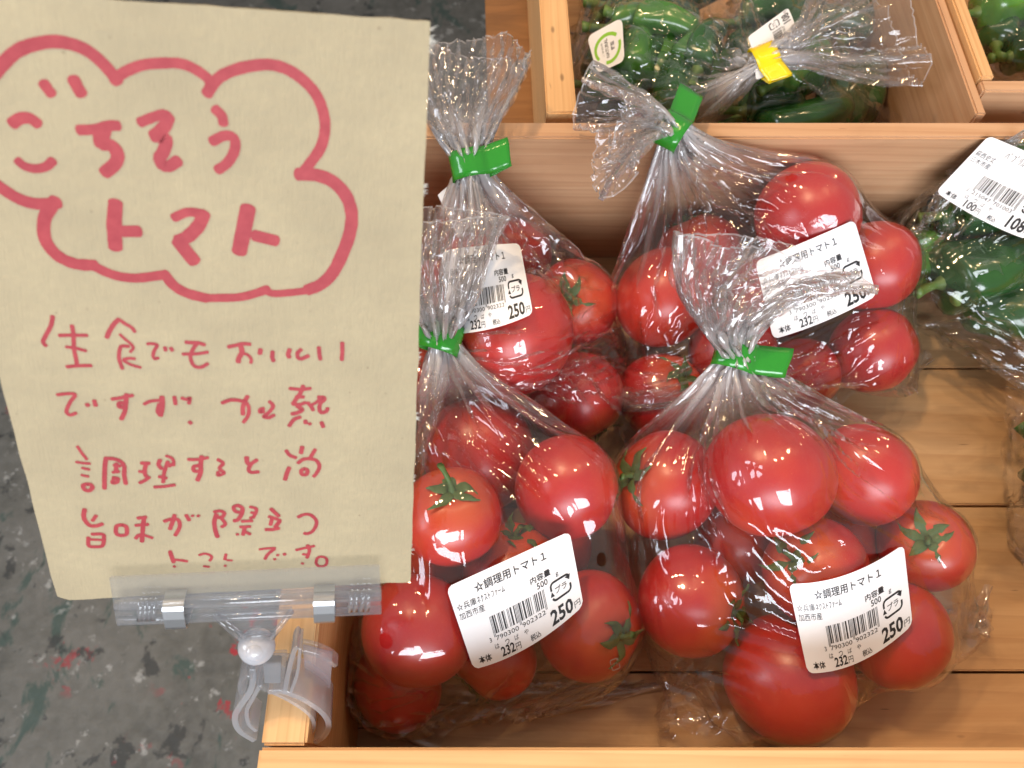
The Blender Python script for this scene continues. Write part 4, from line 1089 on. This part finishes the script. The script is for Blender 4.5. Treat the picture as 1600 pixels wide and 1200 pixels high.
BODY = """b 46:200,85 185,170 140,260 108,330 135,370
b 44:385,175 400,270 405,400 425,500 435,565
b 42:262,270 400,268 530,270
b 38:330,380 430,395 520,420
b 42:335,572 440,562 570,560
b 50:720,290 745,230 790,160 835,115
b 40:835,115 900,160 960,195 990,235
b 32:845,260 900,310 950,350 975,390 945,430
b 40:930,375 860,375 840,430 840,500 870,590
b 36:880,500 940,490 990,495
b 34:880,510 950,550 1045,578
b 36:1110,352 1160,350 1205,365 1180,410 1165,460 1180,495 1215,485
b 40:1280,385 1285,415
b 42:1335,390 1350,415
b 44:1480,335 1540,340 1600,342 1660,360
b 40:1590,345 1550,400 1525,470 1545,545 1590,575 1640,570 1690,540
b 38:1450,450 1530,448 1600,445 1690,430
c 42:350,380 420,365 490,350 560,355
c 52:470,370 480,430 450,490 445,525
c 34:490,440 540,460 570,500 565,535
c 48:660,405 652,445
c 44:775,425 772,480 785,515
c 46:940,405 925,450 935,480
c 42:1050,405 1015,440 1020,480 1050,495 1120,465
c 42:1220,385 1225,450 1235,500
c 42:1445,340 1445,430 1440,505
b 40:245,840 330,830 400,830 415,850 375,900 340,970 335,1010 370,1035 425,1015
b 48:530,930 540,945
b 46:600,895 612,945
b 42:770,882 850,870 970,845
b 48:910,835 905,900 900,960 890,1010 860,1075
b 46:900,920 840,920 840,955 880,960
b 38:1080,930 1130,905 1200,895 1250,895
b 52:1250,860 1255,920 1250,980 1235,1040
b 44:1225,930 1210,1000 1230,1030
b 42:1370,860 1380,930
b 38:1440,870 1490,885 1520,870 1510,925
b 42:1515,1100 1530,1115
c 42:290,918 370,890 440,892 500,905
c 46:535,855 510,900 490,960 490,1030
c 40:510,900 545,960 540,1040 495,1105
c 40:690,970 655,985 655,1010 690,1000
c 40:745,905 780,950 740,1010 690,1050 740,1060 790,1035
c 40:940,780 1050,790 1140,780
c 44:1070,755 1045,820 1010,870 970,930
c 40:1000,860 1075,862
c 40:970,930 1040,935 1090,915
c 44:1010,950 1060,985 1010,1015 960,1025
c 40:1110,915 1150,960 1165,990
c 34:1130,950 1200,910 1240,870
c 46:1215,865 1270,870 1260,900 1230,900
c 42:1245,900 1225,960 1240,1010 1290,1000 1305,970
c 42:1040,1055 980,1080 935,1140
c 44:1090,1090 1095,1115
c 40:1130,1115 1135,1125
c 42:1245,1105 1262,1150
d 34:130,75 170,135 220,200
d 34:120,225 180,235 250,240
d 34:175,282 245,298
d 34:170,350 235,365
d 46:230,435 185,450 200,490 245,500 275,470 255,440 225,440
d 48:405,185 395,260 390,380 390,480
d 46:405,190 480,195 545,220 580,270 580,350 595,435
d 38:480,255 540,265
d 38:470,325 530,315
d 44:505,240 500,310
d 40:470,375 520,385 510,420 465,425 480,390
d 44:745,235 820,238
d 44:790,240 775,320 790,360
d 38:725,315 790,320
d 40:820,370 780,400 730,425
d 44:925,205 910,250 940,290
d 36:985,165 1040,190 1055,240 1010,265
d 40:1000,220 975,290 960,350 955,420
d 40:915,365 985,380
d 38:870,465 960,460 1065,445
d 42:1000,250 1060,250
d 38:1195,200 1280,200 1385,182
d 48:1325,170 1315,250 1315,320 1285,400
d 44:1300,260 1250,270 1250,310 1300,315
d 36:1480,200 1530,235 1495,285 1540,330 1480,355 1485,320
e 36:250,205 300,240 265,290 305,330 255,355 250,320
e 48:525,180 530,225 550,250
e 42:625,205 570,245 545,300 570,325 640,320
e 40:905,115 940,160 1000,185
e 46:1060,80 1048,140
e 40:1185,105 1155,155 1135,190
e 46:935,280 910,340 895,395
e 40:1020,235 1070,200 1140,195 1200,215 1225,270 1200,330 1170,365
e 42:1080,290 1050,310 1060,345 1100,345 1110,305 1080,290
d 48:200,680 190,740 205,790 250,835 310,840 370,820
d 40:310,740 275,790
d 42:235,950 240,1030 310,1040 370,1030 385,960 370,920 270,920
d 32:260,970 370,975
d 44:570,830 510,840 500,900 530,930 600,920 600,850 560,830
d 42:710,765 790,755
d 40:690,835 810,825
d 46:770,760 760,850 750,990
d 40:770,930 720,930 690,960
d 36:780,930 850,955
d 42:965,795 1030,775 1095,780 1115,830 1100,880 1070,930
d 44:1065,735 1045,800 1020,870
d 42:1175,735 1205,785
d 38:1235,740 1240,745
d 40:1290,740 1295,745
e 40:215,705 270,695 310,715 295,750 250,760
e 46:235,730 215,800 225,880 245,945
e 38:280,760 320,820 285,850
e 40:440,640 400,660 420,700 470,710
e 44:440,640 485,670 475,730 440,780 405,790
e 36:560,655 620,680 590,760
e 34:570,710 620,720
e 34:560,765 600,750
e 36:480,795 580,790
e 36:465,850 560,845
e 40:510,850 490,925
e 36:500,890 560,918
e 32:430,920 445,920
e 42:760,675 835,745
e 38:740,750 790,765 850,790
e 40:770,770 755,830
e 42:845,795 800,850
e 42:710,875 770,875 835,862
e 38:1020,755 1080,730 1140,735 1190,780 1195,830 1160,890 1110,915 1080,910
d 42:1020,1090 1040,1150 1055,1190
d 34:1060,1165 1120,1170 1185,1180
f 32:85,165 100,205 112,250
f 26:120,238 180,240 225,248
f 26:328,198 370,186 410,195 432,215 415,245
f 28:550,190 540,235
f 22:560,240 600,242
f 26:830,150 890,142 960,138
f 30:955,145 900,190 875,230
f 30:980,195 985,200
f 32:1035,185 1040,195
f 24:950,232 965,230
f 28:1135,155 1200,140 1285,122
f 32:1230,115 1245,160 1225,220
f 26:1190,190 1240,195
f 26:1300,265 1310,225 1345,210 1385,225 1390,265 1365,290 1320,288 1300,265
f 28:115,290 125,295
f 24:365,290 410,295
f 28:540,285 548,288
f 24:1180,265 1195,268"""
def smooth_line(p, step):
    p = [np.array(q, float) for q in p]
    if len(p) < 3:
        n = max(2, int(np.linalg.norm(p[-1] - p[0]) / step)); return [p[0] + (p[-1] - p[0]) * t for t in np.linspace(0, 1, n)]
    q = [2 * p[0] - p[1]] + p + [2 * p[-1] - p[-2]]; out = []
    for k in range(1, len(q) - 2):
        n = max(2, int(np.linalg.norm(q[k + 1] - q[k]) / step))
        for t in np.linspace(0, 1, n, endpoint=False):
            a, b, c, d = q[k - 1], q[k], q[k + 1], q[k + 2]
            out.append(.5 * (2 * b + (c - a) * t + (2 * a - 5 * b + 4 * c - d) * t * t + (3 * b - a - 3 * c + d) * t ** 3))
    out.append(p[-1]); return out
def handwriting(name, data, z, thick=1.):
    V = []; F = []; lay = 0
    for ln in data.strip().split('\n'):
        hd, pts = ln.split(':'); cid, w = hd.split(); x0, y0, sc = CROP[cid]; w = float(w) * thick
        pts = [tuple(map(float, q.split(','))) for q in pts.split()]
        line = smooth_line(pts, w * .22); lay += 1; zz = z + .0000035 * (lay % 40)
        uv = [np.array(sgn(x0 + p[0] / sc, y0 + p[1] / sc)) for p in line]
        a_ = np.array(sgn(x0 + line[0][0] / sc + .5, y0 + line[0][1] / sc)); wm = 2 * np.linalg.norm(a_ - uv[0]) * w / sc
        n = len(uv); ring = []
        base = len(V); rows = []
        for k in range(n):
            t = uv[min(k + 1, n - 1)] - uv[max(k - 1, 0)]; t = t / (np.linalg.norm(t) + 1e-12); nn = np.array([-t[1], t[0]])
            ww = wm / 2 * (1 + .07 * noise.noise(Vector((lay * 7.1, k * .45, 0))))
            rows.append((uv[k] + nn * ww, uv[k] - nn * ww))
        for a, b in rows: V += [(a[0], -a[1], zz), (b[0], -b[1], zz)]
        for k in range(n - 1): F.append((base + 2 * k, base + 2 * k + 1, base + 2 * k + 3, base + 2 * k + 2))
        for e, (k, s_) in enumerate(((0, -1), (n - 1, 1))):      # blunt rounded ends
            t = uv[min(k + 1, n - 1)] - uv[max(k - 1, 0)]; t = t / (np.linalg.norm(t) + 1e-12) * s_; nn = np.array([-t[1], t[0]]); c = len(V)
            for q in np.linspace(-1.57, 1.57, 7):
                p = uv[k] + (t * math.cos(q) * .62 + nn * math.sin(q)) * wm / 2; V.append((p[0], -p[1], zz + .000001))
            F.append(tuple(range(c, c + 7)))
    o = mesh_obj(name, V, F, M_MARK, sign)
    return o
handwriting('cloud_outline', CLOUD, .00010, 1.14)
handwriting('title_lettering', TITLE, .00010, 1.22)
handwriting('body_lettering', BODY, .00010)

# ------------------------------------------------------------------ clear plastic clip
clip = thing('sign_clip', 'clear plastic clip with two metal bands and a ball joint, clamped on the crate wall', 'clip', tuple(WPT))
clip.rotation_mode = 'QUATERNION'; clip.rotation_quaternion = Rm.to_quaternion()
def cp(x, y):
    u, v = sgn(x, y); return (u, -v)
def poly(name, pts, z0, z1, mat, parent, bev=.0003, world=False):
    bm = bmesh.new(); vs = [bm.verts.new((x, y, z0)) for x, y in pts]; f = bm.faces.new(vs)
    r = bmesh.ops.extrude_face_region(bm, geom=[f])
    for e in r['geom']:
        if isinstance(e, bmesh.types.BMVert): e.co.z = z1
    bmesh.ops.recalc_face_normals(bm, faces=bm.faces[:])
    if bev: bmesh.ops.bevel(bm, geom=bm.edges[:], offset=bev, segments=2, affect='EDGES')
    return bm_obj(name, bm, mat, parent)
def rod(name, a, b, r, z, mat, parent, seg=14, a0=0., a1=6.2832, r2=None, zs=1.):
    """half or full tube from a to b in the clip plane"""
    a = Vector((a[0], a[1], z)); b = Vector((b[0], b[1], z)); ax = (b - a).normalized(); e1 = Vector((0, 0, 1)); e2 = ax.cross(e1); r2 = r2 or r
    full = abs(a1 - a0 - 6.2832) < .01; n = seg if full else seg + 1; V = []; F = []
    for p, rr in ((a, r), (b, r2)):
        for k in range(n):
            q = a0 + (a1 - a0) * k / seg; V.append(p + e2 * rr * math.cos(q) + e1 * rr * zs * math.sin(q))
    for k in range(seg): F.append((k, (k + 1) % n, n + (k + 1) % n, n + k))
    if full: F += [tuple(range(n))[::-1], tuple(range(n, 2 * n))]
    return mesh_obj(name, V, F, mat, parent, smooth=True)
poly('front_plate', [cp(177, 887), cp(593, 869), cp(596, 944), cp(188, 960)], .0042, .0056, M_CLEAR, clip)
poly('back_plate', [cp(181, 890), cp(590, 873), cp(594, 945), cp(190, 961)], -.0060, -.0048, M_CLEAR, clip)
rod('hinge_tube', cp(187, 928), cp(596, 912), .0020, .0060, M_CLEAR, clip)
rod('hinge_tube', cp(191, 955), cp(596, 938), .0018, .0052, M_CLEAR, clip)
rod('hinge_tube', cp(190, 942), cp(596, 926), .0030, .0005, M_CLEAR, clip)
for (xa, xb, ya) in ((263, 295, 941), (492, 524, 933)):
    bm = bmesh.new(); prof = []
    for q in np.linspace(math.radians(-20), math.radians(200), 13): 
            cq, sq_ = math.cos(q), math.sin(q); prof.append((.0066 * math.copysign(abs(cq) ** .4, cq), .0080 * math.copysign(abs(sq_) ** .4, sq_)))
    prof = [(.0068, -.006)] + prof + [(-.0066, -.006)]
    (ua, va), (ub, vb) = cp(xa, ya), cp(xb, ya - 1); V = []; F = []
    for k, (dv, dz) in enumerate(prof): V += [(ua, va + dv - .0006, dz), (ub, vb + dv - .0006, dz)]
    for k in range(len(prof) - 1): F.append((2 * k, 2 * k + 1, 2 * k + 3, 2 * k + 2))
    sb = mesh_obj('metal_band', V, F, M_METAL, clip); md = sb.modifiers.new('t', 'SOLIDIFY'); md.thickness = .0006
# moulded ridges on the tube
for x in (225, 232, 239, 246, 548, 556, 566, 574):
    rod('ridge', cp(x, 948 - (x - 190) * .04), cp(x + 3, 918 - (x - 190) * .04), .0011, .0072, M_CLEAR, clip, 8)
poly('bracket', [cp(338, 946), cp(458, 941), cp(428, 982), cp(376, 984)], .0018, .0032, M_CLEAR, clip)
rod('rib', cp(338, 948), cp(377, 985), .0013, .0042, M_CLEAR, clip, 8); rod('rib', cp(456, 943), cp(426, 984), .0013, .0042, M_CLEAR, clip, 8)
rod('rib', cp(346, 946), cp(384, 983), .0008, .0042, M_CLEAR, clip, 8)
rod('collar', cp(375, 984), cp(428, 981), .0016, .0030, M_CLEAR, clip, 10)
bm = bmesh.new(); bmesh.ops.create_uvsphere(bm, u_segments=32, v_segments=20, radius=.0074)
bl = bm_obj('ball', bm, M_MILKY, clip, smooth=True); u, v = cp(402, 1004); bl.location = (u, v, .002)
bm = bmesh.new(); bmesh.ops.create_uvsphere(bm, u_segments=24, v_segments=14, radius=.0044)
b2 = bm_obj('ball_core', bm, M_MILKY, bl, smooth=True); b2.location = (0, .0016, .0035)
poly('socket', [cp(392, 1028), cp(448, 1026), cp(446, 1066), cp(428, 1074), cp(408, 1066), cp(396, 1046)], -.004, .004, M_CLEAR, clip)
poly('socket_pin', [cp(412, 1030), cp(440, 1029), cp(439, 1062), cp(414, 1062)], -.002, .002, clear_plastic('smoky_plastic', .25, (.62, .60, .55)), clip)
def strip(name, px_pts, th, z0, z1, mat, flare=0.):
    line = smooth_line([np.array(cp(*p)) for p in px_pts], .0012); n = len(line); V = []; F = []
    for k, p in enumerate(line):
        t = line[min(k + 1, n - 1)] - line[max(k - 1, 0)]; t = t / np.linalg.norm(t); nn = np.array([-t[1], t[0]]) * th / 2
        for zz in (z0, z1):
            for s_ in (1, -1): q = p + nn * s_; V.append((q[0], q[1], zz))
    for k in range(n - 1):
        a = 4 * k; b = a + 4
        F += [(a, a + 1, b + 1, b), (a + 2, b + 2, b + 3, a + 3), (a, b, b + 2, a + 2), (a + 1, a + 3, b + 3, b + 1)]
    F += [(0, 2, 3, 1), (4 * n - 4, 4 * n - 3, 4 * n - 1, 4 * n - 2)]
    o = mesh_obj(name, V, F, mat, clip); md = o.modifiers.new('b', 'BEVEL'); md.width = .0003; md.segments = 2; md.limit_method = 'ANGLE'; return o
strip('jaw', [(396, 1034), (397, 1052), (392, 1070), (377, 1092), (369, 1110), (376, 1130), (400, 1146)], .0026, -.016, .004, M_JAW)
strip('jaw', [(420, 1070), (444, 1070), (476, 1082), (504, 1102), (514, 1120), (508, 1138), (492, 1150)], .0026, -.016, .004, M_JAW)
strip('inner_spring', [(408, 1062), (397, 1082), (387, 1102), (390, 1122), (402, 1134)], .0018, -.012, .003, M_JAW)
strip('inner_spring', [(428, 1074), (456, 1088), (484, 1108), (491, 1126), (484, 1142)], .0018, -.012, .003, M_JAW)
strip('lever', [(382, 1064), (378, 1048), (388, 1036), (396, 1040)], .0016, -.009, .007, M_CLEAR)
strip('lever', [(446, 1072), (452, 1040), (461, 1006), (467, 1000)], .0020, -.007, .004, M_JAW)
strip('lever', [(455, 1072), (466, 1040), (470, 1002)], .0014, -.007, .004, M_JAW)
# the broad press tab on the far side of the wall
(u0, v0), (u1, v1) = cp(468, 1036), cp(520, 1052)
M_TAB = clear_plastic('clear_tab', .10, (.90, .88, .93))
poly('press_tab', [cp(470, 1040), cp(518, 1052), cp(514, 1108), cp(474, 1092)], -.012, -.0105, M_TAB, clip)
strip('press_tab_rim', [(468, 1036), (490, 1041), (512, 1050), (524, 1060)], .0022, -.0125, -.006, M_CLEAR)
